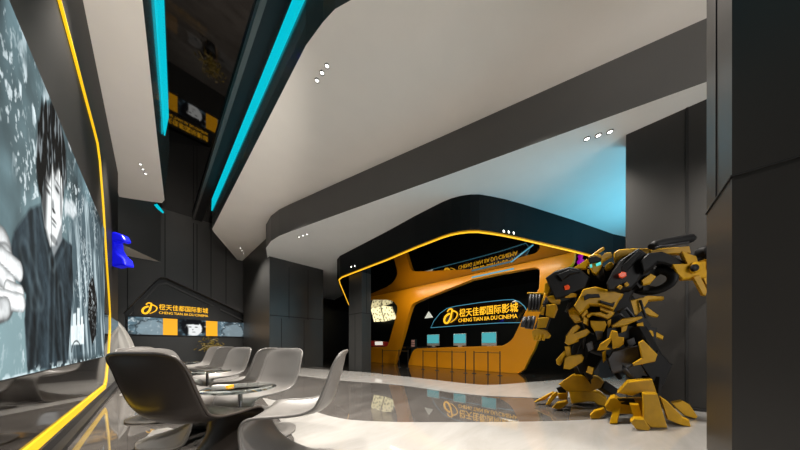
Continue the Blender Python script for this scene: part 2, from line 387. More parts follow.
# upper panelled face, cut away in a chevron over the sign
YF = 12.85
cut = ym([(118,318),(126,310),(156,280),(160,277.2),(166,277.6),(200,293),(246,314.5)], YF)
poly = [(p.x, YF, p.z) for p in cut]+[(3.05, YF, 2.9), (3.05, YF, HC), (-2.25, YF, HC), (-2.25, YF, 1.5)]
b = MB(); b.prism(poly, (0, .40, 0)); ub = struct('wall_back_upper', b, M['wall_panel'])
b = MB()
for px, pa, pb in ((127.5,245,309),(165,214,277),(193.5,223,290),(197,224,291),(211,229,298),(226,232,304)):
    p = ony(px, pa, YF); q = ony(px, pb, YF); b.box((p.x-.012, YF-.004, q.z), (p.x+.012, YF+.01, p.z))
b.build('panel_joint', M['seam'], ub)
b = MB(); b.box((-.9, YF-.06, 0), (-.7, YF+.3, 2.0)); b.box((-2.2,YF,0),(-.9,YF+.3,1.6)); struct('wall_back_pier', b, M['wall_panel'])
# slanted deep reveal inside the chevron
b = MB(); q = ym([(126,318),(158,284),(166,282),(246,321)], YB-.1)
b.prism([(p.x, YB-.1, p.z) for p in q]+[(q[-1].x, YB-.1, q[-1].z-.05),(q[2].x, YB-.1, q[2].z-.08),(q[1].x, YB-.1, q[1].z-.08),(q[0].x, YB-.1, q[0].z-.05)], (0,.09,0))
b.build('reveal_edge', M['fascia'], wb)
# low black plinth cabinet line below the pictures
b = MB(); b.box((-.7, YB-.12, 0), (3.3, YB, 1.2)); b2 = b.build('glass_dado', M['block_panel'], wb)
# picture band
band = empty('picture_band', (1.2, YB-.1, 1.6), 'long backlit picture strip with two orange squares under the far sign', 'light box')
PZ0, PZ1 = 1.27, 1.93
def bx_(px): return ony(px, 330, YB-.16).x
xs = [bx_(128), bx_(163), bx_(177.5), bx_(206), bx_(217.5), bx_(244.5)]
b = MB(); b.box((xs[0]-.03, YB-.15, PZ0-.03), (xs[-1]+.03, YB-.0, PZ1+.03)); b.build('case', M['black'], band)
def paint_small(seed, face):
    def f(U, V):
        n1 = fbm(U*3+seed, V*4, seed); n2 = fbm(U*12, V*12, seed+1)
        col = np.ones(U.shape+(3,))*lin(88,112,124)*(.3+1.5*n1[..., None]); col = mixc(col, lin(215,228,232), np.clip((n2-.6)*6, 0, 1)*.8)
        col = mixc(col, lin(20,26,32), np.clip((fbm(U*2.3, V*2.3, seed+3)-.5)*6, 0, .9))
        if face:
            fc = np.hypot((U-.50)/.26, (V-.30)/.31)-1
            col = mixc(col, lin(14,16,20), sm(np.hypot((U-.50)/.42, (V-.40)/.38)-1+.5*(n2-.5), .1))
            col = mixc(col, lin(235,238,238), sm(fc+.2*(n2-.5), .06))
            for (u, v, a, c) in ((.38,.36,.05,.02),(.58,.36,.05,.02),(.50,.15,.06,.012),(.47,.25,.02,.02),(.27,.2,.07,.25)):
                col = mixc(col, lin(14,16,20), sm(np.hypot((U-u)/a, (V-v)/c)-1, .3))
            col = mixc(col, lin(14,16,20), sm(np.hypot((U-.42)/.3, (V-.55)/.10)-1+.8*(n2-.5), .15))
            col = mixc(col, lin(225,230,232), sm(np.hypot((U-1.15)/.25, (V-.40)/.07)-1+.9*(n2-.5), .2))
        else:
            hb = np.hypot((U-.60)/.42, (V-.22)/.36)-1+.5*(n2-.5); col = mixc(col, lin(150,168,176), sm(hb, .2)*.6)
            col = mixc(col, lin(20,26,32), sm(np.abs(hb)-.06, .05)*.8)
        return col
    return f
for (a, c, fcn) in ((0,1,paint_small(3,False)), (2,3,paint_small(5,True)), (4,5,paint_small(8,False))):
    w = xs[c]-xs[a]; grid_art('picture', (xs[a], YB-.155, PZ0), (1,0,0), (0,0,1), w, PZ1-PZ0, int(w*60)+2, 42, fcn, M['screen_art'], band)
for a in (1, 3):
    b = MB(); b.box((xs[a], YB-.157, PZ0), (xs[a+1], YB-.149, PZ1)); b.build('orange_square', M['orange_panel'], band)

# --- text
def text_mesh(s, size, extrude=.01, bold=0):
    cu = bpy.data.curves.new('t', 'FONT'); cu.body = s; cu.size = size; cu.extrude = extrude; cu.offset = bold; cu.resolution_u = 3
    o = bpy.data.objects.new('t', cu); C.objects.link(o); dg = bpy.context.evaluated_depsgraph_get(); dg.update()
    me = bpy.data.meshes.new_from_object(o.evaluated_get(dg)); bpy.data.objects.remove(o); 
    return me
def place_text(name, s, width, height, org, du, parent, material, bold=0, extrude=.012):
    me = text_mesh(s, 1.0, 0, bold); v = np.zeros(len(me.vertices)*3); me.vertices.foreach_get('co', v); v = v.reshape(-1, 3)
    if len(v) == 0: print('TEXT EMPTY', s); return
    if s[0] == 'J':      # lift the descending J onto the baseline
        m_ = v[:, 0] < .18; v[m_, 1] = (v[m_, 1]+.23)/.912*.684
    lo = v.min(0); hi = v.max(0); (lambda *a: None)('TEXT', s, len(v), lo, hi)
    v = (v-lo)/np.maximum(hi-lo, 1e-6); du = np.array(du); nrm = np.cross(du, [0,0,1.])
    p = np.array(org)+v[:, :1]*width*du+v[:, 1:2]*height*np.array([0,0,1.])
    p = p-np.array(parent.matrix_world.translation if parent.parent is None else parent.location)
    me.vertices.foreach_set('co', p.reshape(-1)); me.materials.clear(); me.materials.append(material)
    bm = bmesh.new(); bm.from_mesh(me); r = bmesh.ops.extrude_face_region(bm, geom=bm.faces[:])
    vs = [e for e in r['geom'] if isinstance(e, bmesh.types.BMVert)]
    bmesh.ops.translate(bm, verts=vs, vec=Vector(nrm)*extrude); bmesh.ops.recalc_face_normals(bm, faces=bm.faces); bm.to_mesh(me); bm.free()
    me.update(); o = bpy.data.objects.new(name, me); C.objects.link(o); o.parent = parent
    return o
def logo(name, org, du, w, h, parent, material, r):
    # swirling monogram, coordinates from a 0..1 box
    du = Vector(du); nrm = du.cross(UZ)
    def P(l): return [Vector(org)+du*(x*w)+UZ*(y*h)+nrm*(r*.8) for x, y in l]
    b = MB()
    b.tube(catmull(P([(.26,.80),(.40,.98),(.62,.94),(.56,.60),(.50,.34),(.33,.06),(.12,.02),(.03,.22),(.12,.48),(.34,.64),(.44,.66)]), 5),
           [r*(.55+.6*min(1, abs(i-0)/18)) for i in range(51)], 8)
    pts = catmull(P([(.58,.84),(.80,.80),(.99,.62),(.92,.34),(.70,.14),(.50,.03)]), 5)
    b.tube(pts, [r*(.9-.6*i/25) for i in range(len(pts))], 8)
    o = b.build(name, material, parent); return o
def place_words(s, width, height, org, du, parent, material):
    ws = s.split(); sp = .28; me = [text_mesh(w_, 1.0) for w_ in ws]
    wid = [max(v.co.x for v in m_.vertices)-min(v.co.x for v in m_.vertices) for m_ in me]; k = width/(sum(wid)+sp*(len(ws)-1)); x = 0
    for w_, q in zip(ws, wid):
        place_text('english_word', w_, q*k, height, tuple(Vector(org)+Vector(du)*x), du, parent, material, 0); x += (q+sp)*k
# far sign (faces -y)
fs_ = empty('cinema_sign', (.7, YB-.1, 2.3), 'yellow logo and lettering on the far back wall above the picture strip', 'sign')
YS = YB-.12
b = MB(); b.box((-.5, YS, 1.97), (2.1, YB-.0, 2.62)); b.build('backboard', M['block_panel'], fs_)
z_of = lambda px, py: ony(px, py, YS).z
x_of = lambda px: ony(px, 311, YS).x
logo('logo', (x_of(142), YS-.03, 2.07), (1,0,0), x_of(157)-x_of(142), .42, fs_, M['sign_yellow'], .028)
place_text('chinese_lettering', '橙天佳都国际影城', x_of(208)-x_of(159), .23, (x_of(159), YS-.0, 2.26), (1,0,0), fs_, M['sign_yellow'], .004)
place_words('CHENG TIAN JIA DU CINEMA', x_of(208)-x_of(159), .10, (x_of(159), YS-.0, 2.10), (1,0,0), fs_, M['sign_yellow'])

# glossy dark piers between back wall and slate block
for i, (pa, pb, yy, mt) in enumerate(((245.5,250.5,12.3,'wall_panel'),(252,258.5,12.0,'black_gloss'),(261.5,267.5,11.6,'black_gloss'))):
    a = ony(pa, 330, yy).x; c_ = ony(pb, 330, yy).x
    b = MB(); b.box((a, yy, 0), (c_, yy+.3, ZS if i else HC)); struct('trim_%d' % (i+1), b, M[mt])
b = MB(); b.box((3.05, YB-.5, 0), (5.0, YB-.4, HC)); struct('wall_back_right', b, M['black'])

# ================================================================ SLATE BLOCK (panelled core) and corridor
b = MB(); b.box((2.86, 9.1, 0), (4.93, 12.6, ZS-.02)); bl = struct('wall_core', b, M['block_panel'])
b = MB()
for px, y0, y1 in ((289,267,318.5),(308,270,320),(281.5,318.5,362),(304,320,364)):
    p = ony(px, y0, 9.1); q = ony(px, y1, 9.1); b.box((p.x-.01, 9.092, q.z), (p.x+.01, 9.11, p.z))
b.box((2.86, 9.092, 1.93), (4.93, 9.11, 1.955)); b.build('panel_joint', M['seam'], bl)
b = MB(); b.box((4.5, 14.6, 0), (13.3, 14.8, ZL)); struct('wall_corridor', b, M['black'])

# ================================================================ RIGHT WALL + COLUMN
b = MB(); b.box((4.9, -3.6, 0), (5.2, -.09, ZL)); wr = struct('wall_right', b, M['column'])
b = MB(); p = onx(687, 200, 4.9); b.box((4.892, p.y-.012, 0), (4.91, p.y+.012, ZL)); b.build('panel_joint', M['seam'], wr)
b = MB(); b.box((4.86, -3.6, 0), (4.9, -.09, .035)); struct('baseboard_right', b, M['black'])
b = MB(); b.box((2.575, -1.5, 0), (3.165, -.54, HC)); cl = struct('wall_column_near', b, M['column'])
b = MB(); b.box((2.568, -1.5, 1.962), (3.17, -.532, 1.972)); b.box((2.88, -.545, 1.972), (2.886, -.532, HC)); b.build('panel_joint', M['seam'], cl)
# slim column under the ticket canopy
YN, YX = 6.2, 6.93
b = MB(); b.box((4.74, YN, 0), (5.14, YX, ZK)); cm = struct('wall_column_mid', b, M['block_panel'])
b = MB(); b.box((4.733, YN-.007, 1.93), (5.147, YX+.007, 1.95)); b.box((4.733, (YN+YX)/2-.006, 0), (4.75, (YN+YX)/2+.006, 1.93)); b.box((4.94, YN-.007, 1.95), (4.95, YN+.01, ZK)); b.build('panel_joint', M['seam'], cm)

# ================================================================ CEILINGS
b = MB(); b.box((-3, -7, HC), (5.2, 14.9, HC+.15)); struct('ceiling_mirror', b, M['mirror_black'])
b = MB(); b.box((1.16, -6, HC-.16), (1.40, 12.6, HC)); struct('trim_4', b, M['black'])
b = MB(); b.box((1.09, -6, HC-.17), (1.16, 12.6, HC)); struct('trim_5', b, M['fascia'])
# broad white slab
curve = [onz(px, py, ZS) for px, py in ((323,22),(335,9),(351,0))]
pts = [(1.38,10.1),(1.46,10.32),(2.72,12.95),(2.86,13.0),(2.97,9.85),(6.2,9.0),(6.2,-5.5),(3.6,-5.5),(2.6,-1.4),(1.85,1.7),(curve[2].x,curve[2].y),(curve[1].x,curve[1].y),(curve[0].x,curve[0].y),(1.38,3.0)]
b = MB(); b.prism([(x,y,ZS) for x,y in pts], (0,0,HC-ZS), 1, 0, 1); sl = struct('ceiling_slab', b, [M['white_ceiling'], M['fascia_gloss']])
# narrow slab on the left; its fascia leans out a little
e0 = (-.31-.05*7, -6.5); 
lowp = [(-.62,-6.5),(-.40,-1.5),(-.085,3.93),(.06,6.5),(.215,9.0),(.17,9.25),(.0,9.36),(-.55,9.66),(-.62,9.68)]
upp = [(-.62,-6.5),(-.30,-1.5),(.06,3.93),(.20,6.5),(.31,9.0),(.26,9.3),(.04,9.42),(-.55,9.72),(-.62,9.74)]
n = len(lowp); vs = [(x,y,ZS) for x,y in lowp]+[(x,y,HC) for x,y in upp]
b = MB(); b.add(vs, [list(range(n))], 0); b.add(vs, [list(range(n, 2*n))]+[[i,(i+1)%n,n+(i+1)%n,n+i] for i in range(n)], 1)
struct('ceiling_slab_left', b, [M['white_ceiling'], M['fascia_gloss']])
# lower grey ceiling
A = [onz(px, py, ZL) for px, py in ((706,82),(440,177.8),(400,192),(340,213.5),(289,232),(279,236),(271,241),(266,248),(267.6,259))]
pts = [(A[0].x+.62, A[0].y-2.35)]+[(p.x,p.y) for p in A]+[(4.9,9.2),(4.9,14.8),(13.3,14.8),(13.3,-5.2)]
b = MB(); b.prism([(x,y,ZL) for x,y in pts], (0,0,ZS-ZL+.05), 1, 0, 1); struct('ceiling_lower', b, [M['grey_ceiling'], M['fascia']])
# triangular soffit in the far left corner
b = MB(); b.prism([(-1.9,9.4,ZL),(-.8,11.2,ZL),(.2,12.8,ZL),(-2.2,12.8,ZL)], (0,0,HC-ZL-.02), 1, 0, 1); struct('ceiling_corner_soffit', b, [M['white_ceiling'], M['fascia']])

# cyan light strips
def strip_on(path_lo, path_hi, thick, name, material, label, nrm, group=None):
    b = MB(); n = len(path_lo); vs = []
    for p, q in zip(path_lo, path_hi):
        vs += [Vector(p), Vector(q), Vector(q)+Vector(nrm)*thick, Vector(p)+Vector(nrm)*thick]
    fs = [(4*i+k, 4*i+(k+1)%4, 4*(i+1)+(k+1)%4, 4*(i+1)+k) for i in range(n-1) for k in range(4)]
    fs += [(3,2,1,0), (4*n-4,4*n-3,4*n-2,4*n-1)]
    b.add(vs, fs); return tag(b.build(name, material), label, 'light strip', group)
strip_on([(1.38,10.1,5.45),(1.38,3.0,5.45),(1.43,2.63,5.45),(1.47,2.42,5.45),(1.55,2.23,5.45),(1.83,1.72,5.45)], [(1.38,10.0,5.80),(1.38,3.0,5.80),(1.43,2.63,5.80),(1.47,2.42,5.80),(1.55,2.23,5.80),(1.83,1.72,5.80)], .02, 'light_strip', M['cyan_led'], 'broad cyan light strip along the edge of the wide white ceiling slab', (-1,0,0))
def lf(y, z):  # point on left slab's leaning fascia
    t = (z-ZS)/(HC-ZS); 
    def ip(l): 
        l2 = sorted(l, key=lambda p: p[1]); return np.interp(y, [p[1] for p in l2], [p[0] for p in l2])
    return ip(lowp[:5])*(1-t)+ip(upp[:5])*t
strip_on([(lf(y,5.40)+.004,y,5.40) for y in (7.15,7.0,4,0,-4)], [(lf(y,5.95)+.004,y,5.95) for y in (7.3,7.0,4,0,-4)], .02, 'light_strip', M['cyan_led'], 'cyan light strip on the inner edge of the narrow white ceiling slab at left', (1,0,0))
strip_on([ony(154,205,12.0), ony(157.5,209,12.2), ony(163,213.5,12.4)], [ony(157,204,12.0), ony(160.5,208,12.2), ony(164,212.5,12.4)], .03, 'light_strip', M['cyan_led'], 'short cyan light strip in the far corner behind the narrow left slab', (0,-1,0))

# ================================================================ TICKET CANOPY
led = [onz(px, py, ZK) for px, py in ((349,305),(344,293),(340.2,284),(339,279.6),(342,277),(387,259.6),(415.5,247.5),(442,237.2),(451,234.4),(460,232.6),(469,231.6),(478,231.5),(490,233),(502.6,235),(520,238.6),(570,250.3),(610,260.6))]
led = [Vector(p) for p in led]; led[0] = Vector((5.6, 9.4, ZK)) if led[0].y > 12 else led[0]
topo = [Vector((p.x, p.y, ZL)) for p in led]
cen = Vector((7.5, 5.2, 0))
inner = [(p.x, p.y) for p in led]
outer = []
for p in inner:
    v = Vector((p[0]-cen.x, p[1]-cen.y)); v.normalize(); outer.append((p[0]+v.x*.07, p[1]+v.y*.07))
full = outer+[(13.2,-2.2),(13.2,14.5),(outer[0][0]+.6,14.5)]
b = MB(); b.prism([(x,y,ZK) for x,y in full], (0,0,ZL-ZK), 1, 0, 1); struct('ceiling_canopy', b, [M['mirror_black2'], M['canopy_face']])
b = MB(); b.tube([Vector((x,y,ZK-.015)) for x,y in inner], .016, 8)
tag(b.build('light_strip', M['yellow_led']), 'yellow light line bent along the lip of the black ticket canopy', 'light strip')

# ================================================================ TICKET BOOTH
XB = 7.5
def bw(l): return [(onx(x,y,XB).y, onx(x,y,XB).z) for x,y in l]
def rnd(pts, sub=5): return [(p.x,p.y) for p in catmull([Vector((a,c_,0)) for a,c_ in pts], sub)]
outline = [(10.6,0)]+bw([(394,364)])
outline[-1] = (outline[-1][0], 0)
outline += rnd(bw([(403.3,333.6),(409,312.5),(412,305),(417.5,301.5),(424,298.6)]))
outline += [bw([(472,279.5)])[0]]
outline += bw([(500,273.5),(530,268.2)])
outline += rnd(bw([(535,267.6),(538.5,269),(539.6,273),(539,288)]), 4)
outline += rnd(bw([(525,312),(514.5,335),(509,342),(502,345.8)]), 4)
outline += bw([(450,347.2),(417,348.6)])
outline += rnd(bw([(415,349.3),(412.8,351),(411,355),(407.5,365)]), 3)
outline[-1] = (outline[-1][0], 0)
p = bw([(518,374)])[0]; outline += [(p[0], 0)]
outline += rnd(bw([(524,370),(530,357.5),(537.5,341),(551.5,286),(553.5,278.5),(563,270),(570,266),(573.5,262),(575,256)]), 3)
outline += [(outline[-1][0], ZK), (bw([(371,296)])[0][0]+1.2, ZK), (10.6, ZK), (10.6, 3.15)]
outline += bw([(371,299.6)])+rnd(bw([(386,299.6),(392,301),(396,305),(397,311),(393,327)]), 4)+rnd(bw([(388.5,343),(387,346),(384,347)]), 3)+[(10.6, bw([(371,347)])[0][1])]
booth = empty('ticket_booth', (XB, 5.5, 0), 'orange and black ticket booth front with slanting window openings', 'ticket booth')
b = MB(); b.prism([(XB,y,z) for y,z in outline], (.22,0,0)); b.build('front_frame', M['orange'], booth, bevel=.02)
b = MB(); b.box((XB+.06, bw([(518,374)])[0][0]+.05, .70), (XB+.75, bw([(415,350)])[0][0], .78)); b.build('worktop', M['black_gloss'], booth)
b = MB(); b.box((XB+.23, 5.7, .72), (XB+.75, 10.6, .80)); b.build('worktop', M['black_gloss'], booth)
struct('wall_booth_back', MB().box((10.1, -2, 0), (10.25, 14.5, ZK)), M['canopy_face'])
struct('wall_booth_side', MB().prism([(XB+.25,.35,0),(13.2,-1.2,0),(13.2,-1.1,0),(XB+.25,.45,0)], (0,0,ZK)), M['black'])
# light strip along window head
strip_on([(XB-.01,)+bw([(472,278.3)])[0], (XB-.01,)+bw([(514,269.4)])[0]], [(XB-.01,)+bw([(472,276.9)])[0], (XB-.01,)+bw([(514,268)])[0]], .02, 'light_strip', M['blue_led'], 'pale cyan light line along the head of the ticket window', (-1,0,0))
a = onz(511,262,ZK-.005); c_ = onz(533,245,ZK-.005)  # glowing bar made in place of a reflected light line
tag(MB().obox(a, c_, .03, .02).build('light_strip', M['blue_led']), 'slanting pale cyan bar, a stand-in for a mirrored light line under the canopy', 'light strip')
# sign panel with cyan outline on back wall of booth
XS = 10.0
def sx(l): return [(onx(x,y,XS).y, onx(x,y,XS).z) for x,y in l]
sg = empty('cinema_sign', (XS, 4.6, 2.2), 'yellow logo and lettering with cyan outline inside the ticket booth', 'sign')
ol = sx([(431,327.8),(434,321),(440,313.5),(447,308.5),(456,306.2),(480,302.6),(504,300),(513,299.6),(519,301.5),(524.5,306.3),(530,316),(526,322.5),(500,323),(470,324.8)])
b = MB(); b.prism([(XS,y,z) for y,z in ol], (.1,0,0)); b.build('backboard', M['black_gloss'], sg)
b = MB(); b.tube([(XS-.02,y,z) for y,z in ol], .014, 6, closed=True); b.build('outline_light', M['blue_led'], sg)
yo = lambda px: onx(px, 313, XS).y
lo_ = onx(452,322,XS); hi_ = onx(452,308.5,XS)
logo('logo', (XS-.03, yo(444.5), onx(451,323,XS).z), (0,-1,0), yo(444.5)-yo(458), (323-309)/FL*onx(451,310,XS).x/ray(451,310).x, sg, M['sign_yellow'], .04)
zc0 = onx(489,314.5,XS).z; zc1 = onx(489,305.6,XS).z; ze0 = onx(489,320,XS).z; ze1 = onx(489,316.2,XS).z
place_text('chinese_lettering', '橙天佳都国际影城', yo(459.5)-yo(518), zc1-zc0, (XS-.0, yo(459.5), zc0), (0,-1,0), sg, M['sign_yellow'], .006)
place_words('CHENG TIAN JIA DU CINEMA', yo(458.5)-yo(517.5), ze1-ze0, (XS-.0, yo(458.5), ze0), (0,-1,0), sg, M['sign_yellow'])

# computers on the counter
def monitor(pl, pr, yt, yb, label):
    X = XB+.42; a = onx(pl, yb, X); c_ = onx(pr, yt, X); w = a.y-c_.y; top = c_.z; base = .782
    r = empty('desktop_computer', (X, (a.y+c_.y)/2, base), label, 'computer', 'computers on the ticket counter')
    ym_ = (a.y+c_.y)/2; h0 = base+.06
    b = MB(); b.box((X, c_.y, h0), (X+.03, a.y, top)); b.build('housing', M['silver'], r, bevel=.005)
    b = MB(); b.box((X-.004, c_.y+.015, h0+.10), (X+.002, a.y-.015, top-.015)); b.build('display', M['screen_cyan'], r)
    b = MB(); b.box((X+.03, ym_-.08, base), (X+.045, ym_+.08, h0+.2)); b.box((X-.06, ym_-.1, base), (X+.12, ym_+.1, base+.012)); b.build('stand', M['silver'], r)
monitor(427,439.2,334.2,346,'cyan-lit desktop computer at the far left end of the ticket counter')
monitor(453.3,466,333.4,345.8,'cyan-lit desktop computer in the middle of the ticket counter')
monitor(481.5,496.5,331.8,345.2,'cyan-lit desktop computer nearest the robot on the ticket counter')

# things seen through the windows
def pat():
    m = bpy.data.materials.new('lit_menu_pattern'); m.use_nodes = True; nt = m.node_tree; bb = nt.nodes['Principled BSDF']
    tc = nt.nodes.new('ShaderNodeTexCoord'); nz = nt.nodes.new('ShaderNodeTexVoronoi'); nz.inputs['Scale'].default_value = 6
    r = nt.nodes.new('ShaderNodeValToRGB'); r.color_ramp.elements[0].color = (.02,.02,.012,1); r.color_ramp.elements[1].color = (.85,.75,.42,1)
    r.color_ramp.elements[0].position = .1; r.color_ramp.elements[1].position = .55
    nt.links.new(tc.outputs['Object'], nz.inputs['Vector']); nt.links.new(nz.outputs['Distance'], r.inputs['Fac'])
    nt.links.new(r.outputs['Color'], bb.inputs['Emission Color']); bb.inputs['Emission Strength'].default_value = 1.6
    bb.inputs['Base Color'].default_value = (.05,.05,.04,1); return m
M['lit_pattern'] = pat()
XM = 9.9
for i, (q, lab) in enumerate((([(370,306),(380,305.5),(384,321.5),(374,322)], 'lit pale yellow menu board, left one of the pair through the booth opening'),
                  ([(381,305.8),(391.5,306.5),(396.5,319),(385,321.5)], 'lit pale yellow menu board, right one of the pair through the booth opening'))):
    pp = [onx(x,y,XM) for x,y in q]; b = MB(); b.prism(pp, (.04,0,0)); mm = empty('menu_board', (XM,pp[0].y,pp[0].z), lab, 'menu board', 'lit menu boards in the booth')
    b.build('lit_face', M['lit_pattern'], mm); b = MB(); b.tube([p_+Vector((-.005,0,0)) for p_ in pp], .015, 6, closed=True); b.build('frame', M['black'], mm)
p_ = onx(372,347,XB+.5); q_ = onx(387,339,XB+.5)
pop = empty('snack_machine', (XB+.5, (p_.y+q_.y)/2, .8), 'red rounded snack warmer with white sign behind the booth counter', 'snack machine')
b = MB(); b.prism([(XB+.35,y,z) for y,z in ((p_.y+.3,.80),(q_.y,.80),(q_.y,.93),(q_.y+.12,1.03),(p_.y,1.10),(p_.y+.3,1.10))], (.35,0,0)); b.build('body', M['red'], pop, bevel=.02)
a = onx(375,345,XB+.34); c_ = onx(382.5,341.5,XB+.34)
b = MB(); b.box((XB+.335, c_.y, a.z), (XB+.35, a.y, c_.z)); b.build('sign_plate', mat('lit_white_plate', (.8,.8,.75), .5, emit=(.8,.78,.7), estr=.8), pop)
tri = [onx(x,y,9.0) for x,y in ((424.5,318.3),(428.5,311.5),(432.5,317.3))]
tw = empty('triangle_lamp', tri[0], 'small white triangular lamp glowing inside the ticket booth', 'lamp')
MB().prism(tri, (.05,0,0)).build('lamp_face', M['lamp'] if False else mat('soft_white_glow', (.5,.5,.45), .5, emit=(.55,.56,.48), estr=1), tw)
MB().tube([tri[1], (tri[1].x,tri[1].y,ZK)], .008, 6).build('cord', M['black'], tw)
# small figures / posters seen in the gap of the booth
b = MB(); p_ = onx(413,345,8.6); b.box((8.6, p_.y-.12, 0), (8.75, p_.y+.12, 1.15)); st = tag(b.build('leaflet_stand', M['teal_dark']), 'dark leaflet stand in the gap beside the ticket counter', 'stand')
c_ = b = None
lp = MB(); q_ = onx(413,341,8.59)
for k in range(3): lp.box((8.58, q_.y-.10, .78+.12*k), (8.60, q_.y+.10, .87+.12*k), 0)
lp.build('leaflet', mat('glowing_leaflet_paper', (.5,.3,.25), .6, emit=(.3,.15,.12), estr=.4, noise=.6, nscale=20), st)  # glow mixed into the paper colour, no lamp behind it

# queue barriers
bars = [([382.5,399,408], 'low chrome and black queue barrier nearest the slim column', 6.5),
        ([423,437,452,465.5], 'low queue barrier with four posts before the ticket counter', 6.6),
        ([474,488,500], 'low queue barrier nearest the robot before the ticket counter', 6.7)]
for pxs, lab, X in bars:
    P = [onx(p, 370, X) for p in pxs]; r = empty('queue_barrier', (X, P[0].y, 0), lab, 'barrier', 'queue barriers before the ticket counter')
    for p in P:
        b = MB(); b.box((X-.012, p.y-.012, .012), (X+.012, p.y+.012, .69)); b.build('post', M['black'], r)
        b = MB(); b.lathe([(0,0.004),(.07,.004),(.07,.012),(.012,.022)], (X,p.y,0), 16); b.build('base', M['black'], r)
    b = MB(); b.box((X-.006, P[-1].y, .635), (X+.006, P[0].y, .655)); b.build('top_rail', mat('bronze_rail', (.16,.10,.04), .35, metal=.6), r)

# ================================================================ DOWNLIGHTS
def downlight(p, r, label, group, nrm=(0,0,-1)):
    o = empty('downlight', p, label, 'ceiling light', group); nv = Vector(nrm)
    b = MB(); b.lathe([(r*1.0,.0),(r*1.0,.012),(r*.74,.014),(r*.70,-.0)], p, 24, axis=nrm); b.build('ring', M['ring'], o)
    b = MB(); b.lathe([(r*.72,.006),(.0001,.006)], p, 24, axis=nrm); b.build('lens', M['lamp'], o)
for z, l, nm, r in ((ZS, [(317,80),(322,72.5),(327,65.5)], 'the wide white slab', .032), (ZL, [(587,138.5),(598.5,135),(610,131.5)], 'the lower ceiling by the right wall', .042),
               (ZS, [(140.5,164),(143,169),(145.5,173.5)], 'the narrow left slab', .03), (ZL, [(299,236.8),(303,235.4),(307,234)], 'the far tip of the lower ceiling', .035),
               (ZS, [(240.5,248),(242,250.5),(243.5,253)], 'the far tip of the wide slab', .035)):
    for i, (px, py) in enumerate(l):
        w = ('leftmost', 'middle', 'rightmost')[i]
        downlight(onz(px, py, z), r, 'small round downlight, %s of three on %s' % (w, nm), 'downlights, '+nm)
i0 = 4
def fas(px, py):   # hit of canopy fascia plane between two outer points
    d = ray(px, py)
    for i in range(len(outer)-1):
        a, c2 = Vector(outer[i]), Vector(outer[i+1]); e = c2-a; den = d.x*e.y-d.y*e.x
        if abs(den) < 1e-9: continue
        t = (a.x*e.y-a.y*e.x)/den; q = Vector((d.x*t, d.y*t)); s_ = (q-a).dot(e)/e.dot(e)
        if t > 0 and 0 <= s_ <= 1: 
            nn = Vector((e.y, -e.x, 0)).normalized()
            if nn.dot(d) > 0: nn = -nn
            return EP+d*t, nn
for l, nm in (([(348,267.8),(351.5,266.9),(355,266)], 'the left end of the black canopy'), ([(503.5,231.3),(508.5,232.2),(513.5,233.2)], 'the right part of the black canopy')):
    for i, (px, py) in enumerate(l):
        h = fas(px, py)
        if h: downlight(h[0], .035, 'tiny round spot, %s of three on %s' % (('leftmost', 'middle', 'rightmost')[i], nm), 'spots, '+nm, h[1])

# ================================================================ CHAIRS
st = [(-.262,.845,-.260,.844,.12),(-.258,.842,-.250,.834,.185),(-.25,.815,-.232,.806,.226),(-.24,.75,-.205,.745,.241),(-.22,.66,-.178,.657,.247),(-.20,.58,-.152,.582,.25),
      (-.185,.52,-.130,.528,.25),(-.155,.462,-.10,.482,.245),(-.095,.422,-.035,.452,.240),(.01,.400,.06,.440,.236),(.12,.402,.14,.437,.234),(.205,.413,.21,.435,.236),
      (.25,.408,.252,.424,.238),(.272,.385,.276,.395,.238),(.268,.345,.285,.345,.236),(.225,.28,.280,.265,.236),(.16,.21,.268,.18,.240),(.08,.15,.25,.105,.248),
      (-.02,.10,.225,.05,.255),(-.12,.062,.15,.014,.262),(-.20,.034,.02,.010,.26),(-.25,.016,-.12,.010,.235),(-.272,.012,-.22,.010,.14)]
ctr = catmull([Vector((a*1.1,c2*.978,0)) for a,c2,_,_,_ in st], 4); edg = catmull([Vector((a*1.1,c2*.978,h)) for _,_,a,c2,h in st], 4)
def chair_mesh():
    nu = 20; vs = []; L = len(ctr)
    for i in range(L):
        for k in range(nu+1):
            u = -1+2*k/nu; w = abs(u)**2.1; s_ = math.copysign(abs(u)**.95, u)
            vs.append((ctr[i].x*(1-w)+edg[i].x*w, edg[i].z*s_, ctr[i].y*(1-w)+edg[i].y*w))
    fs = [(i*(nu+1)+k, i*(nu+1)+k+1, (i+1)*(nu+1)+k+1, (i+1)*(nu+1)+k) for i in range(L-1) for k in range(nu)]
    rim = [vs[i*(nu+1)] for i in range(L)]+[vs[(L-1)*(nu+1)+k] for k in range(1, nu+1)]+[vs[i*(nu+1)+nu] for i in range(L-2, -1, -1)]+[vs[k] for k in range(nu-1, 0, -1)]
    return vs, fs, rim
cvs, cfs, crim = chair_mesh()
def make_chair(m, name='lounge_chair'):
    r = empty(name, (0,0,0), 'x', 'chair', 'moulded chairs around the glass tables')
    b = MB(); b.add(cvs, cfs, 0, True); b.build('shell', m, r, local=True, solid=.012)
    b = MB(); b.tube(crim, .0095, 8, closed=True); b.build('rolled_rim', m, r, local=True)
    return r
proto = make_chair(M['chair'])
protod = make_chair(M['chair_dark'])
FA = math.atan2(ss, cc)*0
